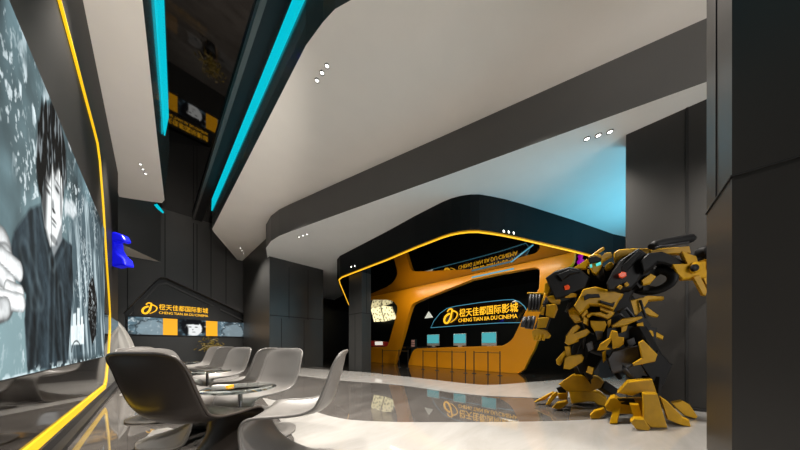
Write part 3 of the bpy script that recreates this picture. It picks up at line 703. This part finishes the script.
# (x, y, facing angle, label)
ux = math.atan2(-ss, cc)   # camera right, world angle
def cw(a, b): return a*cc+b*ss, -a*ss+b*cc      # camera right / forward metres to room x / y
chairs = [
 (-1.30, 1.46, 81, 'nearest dark taupe moulded chair, its back to the viewer at the lower left', 1),
 (-.68, 1.66, 188, 'warm grey moulded chair seen side-on, right of the nearest dark chair', 0),
 (-1.325, 2.27, 250, 'grey moulded chair with its broad seat back against the open floor', 0),
 (-1.95, 3.0, 180, 'grey moulded chair seen edge-on just behind the broad-backed nearest grey one', 0),
 (-2.62, 3.45, 250, 'grey moulded chair with broad back, second broad one counting from the right', 0),
 (-3.70, 4.6, 180, 'grey moulded chair seen edge-on beyond the second broad back', 0),
 (-4.37, 5.15, 250, 'farthest grey moulded chair at the left end of the visible row', 0),
 (-2.04, 2.15, 2, 'moulded chair with bright seat half hidden behind the nearest dark chair', 0),
 (-2.90, 2.80, 5, 'moulded chair with bright seat left of the middle glass table', 0),
 (-4.75, 4.5, 0, 'moulded chair with bright seat left of the farthest glass table', 0),
]
first = [True, True]
for x, y, a, lab, d in chairs:
    src = (proto, protod)[d]
    if first[d]: o = src; first[d] = False
    else: o = copy_tree(src)
    wx, wy = cw(x, y); o.location = (wx, wy, .001); o.rotation_euler.z = ux+math.radians(a); o['label'] = lab

# ================================================================ TABLES
def table(x, y, label, h=.54):
    r = empty('glass_table', (x, y, 0), label, 'table', 'round glass tables between the chairs')
    b = MB(); b.lathe([(.0001,h-.010),(.245,h-.010),(.25,h-.005),(.245,h),(.0001,h)], (x,y,0), 48); b.build('glass_top', M['glass'], r)
    b = MB(); b.lathe([(.0001,.012),(.016,.012),(.016,h-.03),(.06,h-.026),(.06,h-.013),(.0001,h-.013)], (x,y,0), 20); b.build('pedestal', M['chrome'], r)
    b = MB(); b.lathe([(.0001,.004),(.20,.004),(.20,.012),(.03,.022),(.0001,.022)], (x,y,0), 40); b.build('base', M['chrome'], r)
    return r
T = [Vector(cw(*q)) for q in ((-1.24,1.80),(-2.45,2.95),(-4.15,4.45))]
table(T[0].x, T[0].y, 'nearest round glass table on a chrome post')
table(T[1].x, T[1].y, 'middle round glass table on a chrome post')
table(T[2].x, T[2].y, 'farthest round glass table on a chrome post')
p = Vector(cw(-1.36,1.80)); tb = empty('napkin_box', (p.x,p.y,.541), 'small white box with an orange end on the nearest glass table', 'box', rz=ux)
MB().box((-.08,-.03,0),(.03,.03,.018)).build('box_body', M['white_plastic'], tb, local=True, bevel=.003)
MB().box((.03,-.03,0),(.05,.03,.018)).build('orange_end', M['orange_panel'], tb, local=True)  # end glows without a lamp, as it shares the backlit panel material

# ================================================================ BLUE WALL SCULPTURE, WHITE SCULPTURE, PLANT
sc = empty('blue_sculpture', (XW, 6.9, 3.2), 'royal blue folded fabric sculpture mounted beside the end of the left wall', 'sculpture')
D0 = 4.55
def cp(px, py, dd=0): return atd(px, py, D0+dd)
b = MB()
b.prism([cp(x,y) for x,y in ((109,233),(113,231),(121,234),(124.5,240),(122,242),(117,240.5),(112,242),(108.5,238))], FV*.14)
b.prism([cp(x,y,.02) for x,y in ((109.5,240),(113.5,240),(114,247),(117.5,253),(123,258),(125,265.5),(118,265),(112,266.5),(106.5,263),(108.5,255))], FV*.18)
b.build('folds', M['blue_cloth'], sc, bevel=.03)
b = MB(); pt = cp(113,241,.1); b.obox(pt, (XW,pt.y,pt.z), .02, .02); b.build('bracket', M['black'], sc)
# pale fluted sculpture
def fin(name, base_px, w, h, D, m, label, flutes):
    c0 = atd(base_px, 345, D); c0.z = 0; r = empty(name, c0, label, 'sculpture'); b = MB(); n = 40; rows = 18; vs = []
    for i in range(rows+1):
        t = i/rows; ww = w*(1-t**2.6)**.5; 
        for k in range(n):
            a = 2*math.pi*k/n; fl = 1+.06*math.cos(a*flutes)
            vs.append(c0+RV*((math.cos(a)*ww*.5*fl)-.25*w*t*t*1.5)+FV*(math.sin(a)*ww*.3*fl)+UZ*(h*t))
    fs = [(i*n+k, i*n+(k+1)%n, (i+1)*n+(k+1)%n, (i+1)*n+k) for i in range(rows) for k in range(n)]
    b.add(vs, fs, 0, True); b.build('body', m, r)
    return r, c0
r_, c0 = fin('fluted_sculpture', 118, .85, 1.60, 5.6, mat('pale_stone', (.30,.29,.27), .5), 'pale fluted shell-like sculpture standing past the end of the left wall', 9)
b = MB()
for k in range(5):
    for j in range(2):
        q = c0+RV*(.0+.055*k)-FV*.2+UZ*(.86-.05*j); b.obox(q, q+RV*.03, .02, .02)
b.build('dark_marks', M['black'], r_)
fin('dark_sculpture', 127.5, .42, 1.25, 6.2, M['teal_dark'], 'dark teal curved form just right of the pale fluted sculpture', 5)
pl = empty('potted_plant', (2.0, 11.3, 0), 'yellow-leaved plant in a dark pot before the back wall', 'plant')
P0 = ony(211, 345, 11.3); pl.location = (P0.x, 11.3, 0)
b = MB(); b.lathe([(.0001,0.001),(.13,.001),(.17,.35),(.15,.35),(.14,.3),(.0001,.3)], (P0.x,11.3,0), 24); b.build('pot', M['pot'], pl)
b = MB()
for k in range(150):
    a = random.uniform(0, 6.28); e = random.uniform(.3, 1.5); R = random.uniform(.15, .55); o_ = Vector((P0.x, 11.3, .55))+Vector((math.cos(a)*math.cos(e)*R, math.sin(a)*math.cos(e)*R, math.sin(e)*R*1.2))
    d = Vector((random.uniform(-1,1), random.uniform(-1,1), random.uniform(-.3,1))).normalized()*.07; s2 = d.orthogonal().normalized()*.025
    b.add([o_-d, o_+s2, o_+d, o_-s2], [(0,1,2,3)])
b.build('leaves', M['plant_leaf'], pl)
b = MB()
for k in range(9):
    a = k*.7; b.tube([(P0.x,11.3,.29), (P0.x+.1*math.cos(a),11.3+.1*math.sin(a),.6), (P0.x+.25*math.cos(a),11.3+.25*math.sin(a),.95)], .008, 5)
b.build('stem', M['plant_leaf'], pl)

# ================================================================ ROBOT (generic yellow and black mecha statue)
D = 2.85
rb0 = atd(620, 345, D); rb0.z = 0
rb = empty('robot_statue', rb0, 'large yellow and black armoured robot statue leaning forward beside the right wall', 'statue')
def inset(poly, k):
    n = len(poly); ar = sum(poly[i][0]*poly[(i+1)%n][1]-poly[(i+1)%n][0]*poly[i][1] for i in range(n)); sg = 1 if ar > 0 else -1; out = []
    for i in range(n):
        p0, p1, p2 = Vector(poly[i-1]), Vector(poly[i]), Vector(poly[(i+1)%n])
        a = (p1-p0).normalized(); c2 = (p2-p1).normalized(); nn = Vector((-a.y, a.x))+Vector((-c2.y, c2.x))
        if nn.length < 1e-3: nn = Vector((-a.y, a.x))
        q = p1+nn.normalized()*sg*k; out.append((q.x, q.y))
    return out
pc = [0]
XD = ray(615, 345).normalized()     # the statue's depth axis
def plate(name, poly, dd, th, m='bot_yellow', parent=None, ins=.88, gx=None, gy=None, bevel=.0015):
    parent = parent or rb; n = len(poly); cx = sum(p[0] for p in poly)/n; cy = sum(p[1] for p in poly)/n
    pc[0] += 1; rr = random.Random(pc[0])
    if gx is None: gx = rr.uniform(-.0035, .0035)
    if gy is None: gy = rr.uniform(-.001, .004)
    w = min(max(p[0] for p in poly)-min(p[0] for p in poly), max(p[1] for p in poly)-min(p[1] for p in poly))
    k = min(1.0, w*.10)*(1.6 if ins < .85 else 1)
    def lay(pl, off): return [atd(x, y, D+dd)+XD*(gx*(x-cx)+gy*(y-cy)+off) for x, y in pl]
    ch_ = min(th*.25, k*.022)
    front = lay(inset(poly, k), -ch_); midr = lay(poly, 0); back = [p+XD*(th*.75) for p in lay(inset(poly, k*.5), 0)]
    for l in (front, midr, back):
        for p in l:
            if p.z < .004: p.z = .004
    vs = front+midr+back; fs = [list(range(n)), list(range(2*n, 3*n))[::-1]]
    for r0 in (0, n): fs += [[r0+i, r0+(i+1)%n, r0+n+(i+1)%n, r0+n+i] for i in range(n)]
    b = MB(); b.add(vs, fs); return b.build(name, M[m], parent, bevel=bevel)
def rp(px, py, dd): return atd(px, py, D+dd)
def rod(name, a, c2, w, m='bot_black', h=None, taper=1., parent=None):
    b = MB(); b.obox(rp(*a), rp(*c2), w, h or w, mi=0, taper=taper); return b.build(name, M[m], parent or rb, bevel=.006)
def pipe(name, pts, r, m='bot_grey', parent=None, n=12):
    b = MB(); b.tube([rp(*p) for p in pts], r, n); return b.build(name, M[m], parent or rb)
def disc(name, p, r, th, m, axis=None, parent=None, n=24):
    ax = -FV if axis is None else axis; b = MB()
    b.lathe([(.0001,-th/2),(r*.9,-th/2),(r,-th*.3),(r,th*.3),(r*.9,th/2),(.0001,th/2)], rp(*p), n, axis=ax); return b.build(name, M[m], parent or rb)
# --- dark core of the torso
tor = plate('torso', [(582,268),(606,268),(634,262),(640,282),(630,300),(636,318),(622,334),(600,338),(584,330),(576,312),(574,294)], .12, .42, 'bot_black', ins=.8)
# chest
ch = plate('chest_plate', [(574,306),(580,295.3),(583,289.3),(595.3,286.4),(623.5,294),(619.5,299),(613.3,310),(600,305),(589,304.5),(580,314)], -.10, .30, gy=0, gx=0)
plate('chest_hole_shade_plate', [(583.5,296.5),(587,294),(599,293.8),(600.5,297.5),(590,298),(584.5,300.5)], -.130, .08, 'bot_black', ch, ins=.9, gx=0, gy=0)  # raised black plate for the darkness of a hole in the chest
plate('chest_rib', [(600,300),(612,303.5),(615,302),(613.3,307),(600,302.8)], -.128, .06, 'bot_black', ch, ins=.9, gx=0, gy=0)
plate('belly_plate', [(600,306.7),(614.5,312),(613.6,315.3),(607.3,319.5),(600,316.6),(592,315),(587.3,318),(586,315),(590.5,312.7),(600,312),(606,314.2),(608,313.4),(600,310.4)], -.04, .16)
plate('belly_plate', [(581,315),(587,309),(588,312),(583,319)], -.04, .14)
plate('waist_plate', [(568,310),(572.7,306.6),(579,311.5),(582,321),(575,323),(569.5,316)], 0, .2)
plate('pelvis_plate', [(590,320.7),(605.3,321.3),(606.7,325),(603.5,332),(594.5,332),(590.7,326)], -.05, .22)
plate('pelvis_guard', [(594.7,331),(603.2,331),(602,339.5),(597,341)], -.05, .12, 'bot_grey')
plate('hip_guard', [(564.7,342.7),(566,335.3),(572.7,326.7),(577.3,324.3),(580,326.7),(574,333.5),(586.7,328.5),(590.5,332),(585.3,336.5),(578,339.2),(577.3,341.8),(568,345.5)], -.02, .18)
plate('side_plate', [(627.3,307.3),(630,300.5),(648,296),(663.3,296.7),(664,299.3),(648.7,300.6),(643.3,308.7),(636.7,315.3),(628.7,314)], .10, .22)
plate('side_fin', [(642.7,309.3),(647.3,307.3),(658.7,315.3),(657.3,317.5),(650,316.3),(643.3,313.3)], .12, .12)
plate('hip_blade', [(611.3,325.3),(622,318.7),(641.3,316.4),(642.3,318.3),(623.3,326.4),(612,327.5)], -.08, .14)
plate('hip_guard', [(611.3,349.3),(596.5,351),(600,343.5),(609,337.8),(611.5,330.2),(617.5,331.5),(618.5,336.7),(624,337.5),(623.8,343.8),(620,347.2),(612.5,349.3),(611.6,340),(607,347)], -.14, .12)
plate('hip_knob', [(645.3,332.7),(650,329.3),(656.7,332),(664,336),(663,340),(655.3,337),(648,338)], .0, .16)
for a, c2, w in (((600,333,.1),(648,336,.08),.20), ((622,300,.2),(640,330,.2),.16)): rod('torso_frame', a, c2, w)
pipe('hose', [(618,312,0),(626,308,-.02),(634,318,0),(640,328,0)], .018)
pipe('hose', [(612,316,-.02),(620,314,-.05),(628,322,-.02)], .014)
for q in ([(604,341),(609,336),(613,344),(607,348)], [(586,344),(592,341),(594,349),(588,352)], [(626,340),(634,337),(636,344),(629,348)], [(616,356),(623,352),(626,362),(619,366)]): plate('inner_frame', q, -.08, .1, 'bot_grey')
for q in ([(584,316),(588,319),(588,326),(583,323)], [(607,321),(611,319),(611,325),(608,328)], [(621,327),(628,325),(626,331),(621,333)], [(636,324),(643,322),(644,328),(638,330)]): plate('inner_trim', q, -.03, .1)
for q in ([(602,352),(606,350),(606,360),(603,363)], [(645,366),(652,372),(650,378),(644,372)], [(588,366),(594,368),(592,375),(586,372)]): plate('inner_trim', q, -.06, .1)
for a_ in (((606,342,-.08),(618,352,-.12)), ((626,346,-.1),(634,358,-.15)), ((586,330,.02),(582,352,.1)), ((571,300,.05),(566,312,.06)), ((640,300,.06),(646,318,.06))): pipe('piston', a_, .014, 'bot_grey')
# --- head
hd = plate('head', [(588,257),(594,254.5),(601,255),(603,262),(600,269),(596,273.8),(592,272.5),(589,266)], -.06, .22, ins=.8)
plate('face_plate', [(590.2,265),(595,262.6),(600.5,266),(599,270.5),(595.5,274.2),(592.2,272.6)], -.09, .06, parent=hd, gx=0, gy=0)
plate('brow', [(588,258),(596,256),(601.5,258.5),(600.5,262),(595,262.5),(589.5,263.8)], -.10, .08, 'bot_black', hd, gx=0, gy=0)
plate('eye', [(589.6,264.8),(592,264.0),(592.2,267),(590.2,267.6)], -.115, .03, 'bot_eye', hd, gx=0, gy=0)
plate('eye', [(595.7,263.9),(600.8,261.6),(601.2,264.2),(596.3,266.2)], -.115, .03, 'bot_eye', hd, gx=0, gy=0)
plate('crest_wing', [(570.7,268.9),(587.3,259.2),(589,264),(586.5,269)], -.02, .08, parent=hd)
plate('antenna', [(589.5,256.6),(594,252.8),(603.3,246.8),(604.8,248.9),(596,254.8),(593,257.4)], -.07, .06, parent=hd)
plate('head_fin', [(600,257.8),(604.7,253),(611.3,252.4),(612.3,256),(606,259.6),(602,262)], -.04, .10, parent=hd)
plate('jaw_guard', [(604.5,268.8),(605.5,265),(611.3,261.7),(614.3,264.7),(610.5,269),(606,270)], -.06, .10, parent=hd)
plate('jaw_guard', [(587.5,269.5),(589.5,270),(589,274),(587.3,273)], -.07, .06, parent=hd)
pipe('neck', [(597,270,.06),(600,282,.12)], .06, 'bot_grey')
# --- viewer's left arm
shl = plate('shoulder_guard', [(546,278.5),(554.7,271.5),(569.3,266.5),(580,268.5),(590,277),(586,288),(578,292.5),(564,298),(556,300),(551,290)], -.05, .34, 'bot_black', ins=.82)
plate('shoulder_ridge', [(557,275),(570,269.5),(580,272),(570,275),(562,281)], -.09, .1, 'bot_black', shl)
plate('side_lamp', [(564,286),(568,284.6),(570,286.5),(569,289.3),(565,289.8)], -.09, .06, 'bot_red', shl)
plate('badge', [(564,293.5),(572,293),(577,293.8),(576.5,297),(564,297.5)], -.06, .05, 'bot_yellow', shl)
rod('upper_arm', (557,288,.08), (548,306,.04), .10)
plate('upper_arm_plate', [(544.7,283.3),(550.7,281.6),(550.5,288.7),(546.9,296.3),(543.6,294)], -.02, .12)
plate('elbow_plate', [(547,296.5),(555,295),(560,296.6),(559,303.3),(552,304.3),(547.6,300)], -.04, .14)
rod('forearm', (551,302,.04), (540,330,.0), .10)
plate('forearm_plate', [(546.5,304.7),(556,304.3),(557,309),(552.7,317.7),(545,315.8)], -.06, .14)
plate('forearm_plate', [(538,318),(548.9,317.2),(545.5,327.6),(536.5,328.2)], -.06, .14)
plate('forearm_rib', [(539.3,314),(542.7,307),(545,307.3),(542.9,315)], -.05, .06)
plate('hand', [(532.5,331.5),(536.7,328.5),(545.3,329.7),(549.5,335.3),(547.5,338.6),(533,337.6)], -.05, .14)
for k, xx in enumerate((536,540,544)): rod('finger', (xx,334,-.06), (xx-1,340.5,-.07), .028, 'bot_yellow')
plate('launcher_box', [(528.5,294),(542.5,294),(540,311),(527.5,311)], -.03, .14, 'bot_black')
for k in range(4): pipe('launcher_tube', [(530.5+3*k,294.6,-.06),(529+3*k,310.5,-.06)], .012, 'bot_grey', n=8)
pipe('launcher_rail', [(527.6,293,-.05),(543.5,293.6,-.05)], .010, 'bot_yellow'); pipe('launcher_rail', [(527.8,311,-.05),(540,310,-.05)], .010, 'bot_yellow'); pipe('launcher_rail', [(540,310,-.05),(544.5,293,-.05)], .010, 'bot_yellow')
for k, (xa, ya, xb, yb) in enumerate(((525,317,522.6,327),(529.5,316.5,526.8,328.5),(534,316.5,531,329))): pipe('barrel', [(xa,ya,-.07),(xb,yb,-.07)], .024, 'bot_grey')
# --- viewer's right arm
shr = plate('shoulder_guard', [(606,284),(612,272),(620,260.5),(638.7,247.8),(648,254),(646.4,262),(643,272),(638,282),(631,289),(618,291),(608,291)], -.16, .34, 'bot_black', ins=.82)
plate('shoulder_ridge', [(621,266),(638,251),(642,254),(630,268),(622,278)], -.20, .08, 'bot_black', shr)
plate('side_lamp', [(618.5,274.5),(622,271.8),(626.2,272.6),(626.5,275.8),(622,278),(619,276.8)], -.22, .06, 'bot_red', shr)
plate('badge', [(616.5,287.6),(620,285),(623,286.5),(620.5,289.5)], -.21, .05, 'bot_yellow', shr); plate('badge', [(624,284),(627,281.5),(629.5,284.5),(626,287)], -.21, .05, 'bot_yellow', shr)
plate('collar_beam', [(613.5,258),(614,253),(619,250),(632,248.8),(651,248.6),(651,254),(636,254.5),(621,257.8),(614.5,263)], .0, .12)
plate('arm_guard', [(640,262),(648,254),(662,251.6),(674.4,255.2),(687.5,261.5),(688,265.5),(676,267),(664,264),(657,263.4),(650,270),(643,274)], -.18, .22, 'bot_black', ins=.84)
plate('arm_beam', [(650,249),(664,248.2),(688,248),(690,254.5),(672,254),(652,254.5)], -.05, .12)
pipe('cannon', [(651,247,-.14),(654,245.5,-.14),(660,244,-.14),(690,238.6,-.14),(693,239.2,-.14)], [.035,.05,.054,.054,.035], 'bot_black', n=16)
pipe('cannon_rib', [(656,247.5,-.19),(688,242.5,-.19)], .014, 'bot_grey')
plate('forearm_plate', [(680,253),(696,256.5),(698,262),(706,260.5),(712,266),(712,276),(699,278),(692,278.5),(682,279.5),(676,275),(671,266),(686,264.5)], -.16, .18)
disc('elbow_disc', (694.5,267.8,-.19), .062, .06, 'bot_yellow'); disc('elbow_hub', (694.5,267.8,-.225), .040, .03, 'bot_black')
plate('lower_blade', [(692.5,277),(699,275),(707,290.5),(705.7,295.8),(702.2,295)], -.18, .09)
plate('rear_blade', [(701,276),(706,272),(713,279),(712,292),(707,290)], -.10, .10)
rod('forearm', (700,266,-.1), (724,262,-.05), .12, 'bot_yellow'); disc('wrist_joint', (705,252,-.1), .07, .1, 'bot_black'); disc('wrist_joint', (706,259,-.1), .06, .1, 'bot_black')
b = MB(); ce = rp(652,281,-.02); ax = (FV*.55+RV*.8).normalized(); e1 = UZ; e2 = ax.cross(e1)
b.tube([ce+e1*math.cos(t*math.pi/12)*.125+e2*math.sin(t*math.pi/12)*.165 for t in range(24)], .048, 10, closed=True); b.build('tyre', M['bot_black'], rb)
rod('under_arm_frame', (632,286,0), (652,272,0), .12); rod('under_arm_frame', (640,288,0), (655,290,.02), .07)
plate('under_arm_plate', [(641,280),(650,274),(656,277),(650,284),(643,285)], -.09, .08, 'bot_yellow')
# --- near leg (viewer's right)
rod('thigh', (632,330,.05), (648,358,-.08), .22, 'bot_black', taper=.9)
plate('thigh_plate', [(606.8,359),(612,351),(624,347.5),(638,345),(641,359),(626,371),(612,374.5)], -.12, .26, 'bot_grey', ins=.8)
plate('knee_plate', [(638,342.5),(642.7,339.8),(657.5,354.5),(655.3,361.6),(643.8,364),(633.7,366),(632.4,363.5),(641.6,358)], -.26, .14)
plate('calf', [(640,364),(657.3,350),(667.3,358.8),(669,362.3),(673.6,364.6),(663,386.4),(656,387),(646,374)], -.14, .26, 'bot_black', ins=.84)
rod('ankle', (652,378,-.1), (650,398,-.15), .15, 'bot_black'); pipe('piston', [(618,362,-.1),(632,378,-.14)], .03, 'bot_grey'); pipe('piston', [(612,368,-.05),(620,378,0)], .025, 'bot_black')
plate('shin_guard', [(617,393),(627,381.4),(642.7,379.4),(652,379),(657.5,395.5),(646,399),(641.8,392),(632.6,396)], -.30, .26)
foot = plate('foot', [(604.6,406.2),(610,397.3),(614.7,396.4),(620,400),(642,399.5),(655,402),(656,414),(640,415),(617,414),(606.8,411)], -.27, .30, ins=.85)
plate('foot_opening_plate', [(617,398.5),(634,399),(637,403.5),(630,405.5),(621,404.5)], -.285, .05, 'bot_black', foot)  # raised black plate stands for the dark opening in the foot
plate('toe', [(590,414),(593.4,410.3),(603.5,408.3),(606,413),(599,418.8),(591,418.2)], -.14, .12, gx=.004, parent=foot)
plate('toe', [(613.5,406.8),(621.4,405.8),(617.5,422.3),(609.4,423.2)], -.29, .14, gy=-.005, parent=foot)
plate('toe', [(629.5,404),(639,404.5),(643,418),(634,419)], -.38, .16, gy=-.004, parent=foot)
plate('toe_tip', [(630,420.8),(633.7,417.8),(643.8,418.6),(650.8,428.7),(648.7,431.3),(636,429)], -.50, .14, parent=foot)
plate('heel_slab', [(642,392.5),(657.3,393.5),(668.3,428.9),(651.5,427.8),(642.7,419.7)], -.46, .16, parent=foot, ins=.86)
plate('heel_slab', [(660,396.8),(667.4,401.2),(682,416),(682,425.6),(667.4,420)], -.38, .2, parent=foot)
plate('toe_tip', [(680,416.5),(688.7,419.4),(690.6,426.6),(681,425.6)], -.38, .12, parent=foot)
plate('heel_slab', [(671.5,403),(682,400.4),(689,404),(697.5,416.3),(695.4,418.9),(684,415.6),(676.3,409)], -.13, .14, parent=foot)
# --- far leg (viewer's left)
rod('thigh', (590,334,.12), (578,356,.2), .2, 'bot_black', taper=.9)
plate('thigh_plate', [(583,338),(600,341),(604,356),(594,372),(580,374),(574,360)], .12, .26, 'bot_black', ins=.8)
plate('knee_link', [(564.7,346.5),(570,346.5),(570.5,356),(566.2,356)], .02, .1)
plate('knee_plate', [(555.8,359.5),(564.7,350.6),(566.6,353.3),(559.5,366),(556.3,364.3)], .02, .12)
plate('knee_plate', [(563.6,368.6),(564.7,358.7),(567.3,355.7),(580.7,354.2),(583.6,357.8),(581.8,362.4),(570,369.6)], .0, .16)
pipe('piston', [(578,358,.18),(590,378,.26)], .035, 'bot_grey'); pipe('piston', [(588,350,.1),(606,356,.1),(612,364,.05)], .028, 'bot_grey')
rod('ankle', (582,364,.3), (586,384,.42), .16, 'bot_black'); rod('ankle', (600,384,.45), (612,392,.5), .12, 'bot_black')
plate('shin_guard', [(559,383.5),(571.8,374.4),(586,375),(597.5,377),(603.5,382.7),(601,388),(590,392),(568.2,391.5)], .30, .26)
foot = plate('foot', [(568,391),(590,390.4),(599,392),(606.8,398.7),(605.7,406),(598,405),(594,401.8),(587,401.8),(571,404.6)], .46, .26, ins=.85)
plate('ankle_joint', [(556,388),(562,385.5),(567,388),(566,393),(559,393.5)], .36, .12, 'bot_black', foot)
plate('toe', [(534.3,401.3),(540.7,397.4),(552.2,391.6),(553.4,393.5),(545.2,399.8),(535.3,402.4)], .52, .12, parent=foot, gx=.004)
plate('toe', [(545,405.3),(552.4,393.6),(556.7,391.2),(558,395),(549,405.3)], .42, .12, parent=foot)
plate('toe', [(557.3,393.3),(567.5,392.2),(566.8,400),(559,399.8)], .36, .14, parent=foot)
plate('toe_tip', [(552,407.6),(556.7,402),(566.4,400.6),(567.6,404),(562,408.7),(556.7,409.5)], .22, .14, parent=foot)

# purple lamp on the dark wall behind the robot
p = atd(580.5, 260, 6.3); pu = empty('purple_lamp', p, 'small purple wall lamp hanging beyond the robot head', 'lamp')
MB().lathe([(.0001,-.12),(.07,-.09),(.08,-.03),(.04,.03),(.06,.12),(.0001,.17)], p, 16).build('shade', M['purple'], pu)
MB().tube([p+UZ*.16, Vector((p.x,p.y,ZK))], .01, 6).build('cord', M['black'], pu)

# ================================================================ LIGHTS
def area(name, loc, tgt, size, energy, col, sy=None, spread=None):
    l = bpy.data.lights.new(name, 'AREA'); l.energy = energy; l.color = col; l.size = size
    if sy: l.shape = 'RECTANGLE'; l.size_y = sy
    if spread: l.spread = spread
    o = bpy.data.objects.new(name, l); C.objects.link(o); o.location = loc
    o.rotation_euler = (Vector(tgt)-Vector(loc)).to_track_quat('-Z', 'Y').to_euler(); return o
def spot(name, loc, energy, ang, col=(1,.93,.84), tgt=None, blend=.6, r=.08):
    l = bpy.data.lights.new(name, 'SPOT'); l.energy = energy; l.spot_size = math.radians(ang); l.spot_blend = blend; l.color = col; l.shadow_soft_size = r
    o = bpy.data.objects.new(name, l); C.objects.link(o); o.location = loc
    t = Vector(tgt) if tgt else Vector(loc)-UZ
    o.rotation_euler = (t-Vector(loc)).to_track_quat('-Z', 'Y').to_euler(); return o
area('added_rear_fill', (1.5,-6.6,2.3), (2.0,4,3.2), 5.5, 300, (1,.97,.93), 3.6)  # unseen fill panel added behind the camera to brighten the room
for i, (x, y) in enumerate(((1.8,2.0),(1.8,4.5),(1.7,6.0),(3.0,.6),(2.6,-1.8))): spot('slab_downlight_%d' % i, (x,y,ZS-.05), 640, 120)
for i, (x, y) in enumerate(((-.12,1.2),(-.06,3.8),(.0,6.4),(1.75,9.6))): spot('narrow_and_added_far_spot_%d' % i, (x,y,ZS-.05), (560,640,900,800)[i], (70,70,70,120)[i])  # last spot is added on the wide slab to brighten the far end
p = onz(598,135,ZL); spot('lower_ceiling_downlight', (p.x,p.y,ZL-.05), 200, 85)
spot('added_slab_fill', (.25,-1.2,.3), 900, 42, tgt=(-.3,5.6,ZS), r=.15)  # unseen spot added behind the camera to lighten the narrow left slab
area('cyan_cove', (7.2,-1.2,2.2), (6.6,.4,4.05), 2.4, 75, (.12,.72,1.0))
area('counter_wash', (6.6,4.0,ZK-.03), (7.5,4.0,.6), 5.5, 65, (1,.86,.65), .15)
w = bpy.data.worlds.new('world'); bpy.context.scene.world = w; w.use_nodes = True
w.node_tree.nodes['Background'].inputs['Color'].default_value = (.9,.95,1,1); w.node_tree.nodes['Background'].inputs['Strength'].default_value = .3

# ================================================================ CAMERA
cam = bpy.data.cameras.new('camera'); co = bpy.data.objects.new('camera', cam); C.objects.link(co)
co.location = EP; co.rotation_euler = (math.pi/2, 0, -math.atan2(ss, cc)); cam.sensor_width = 36; cam.lens = 36*FL/800; cam.shift_y = (HY-225)/800; cam.clip_start = .05
bpy.context.scene.camera = co
sc_ = bpy.context.scene; sc_.view_settings.view_transform = 'Standard'; sc_.view_settings.look = 'None'; sc_.view_settings.exposure = .08; sc_.view_settings.gamma = 1; sc_.view_settings.use_curve_mapping = False
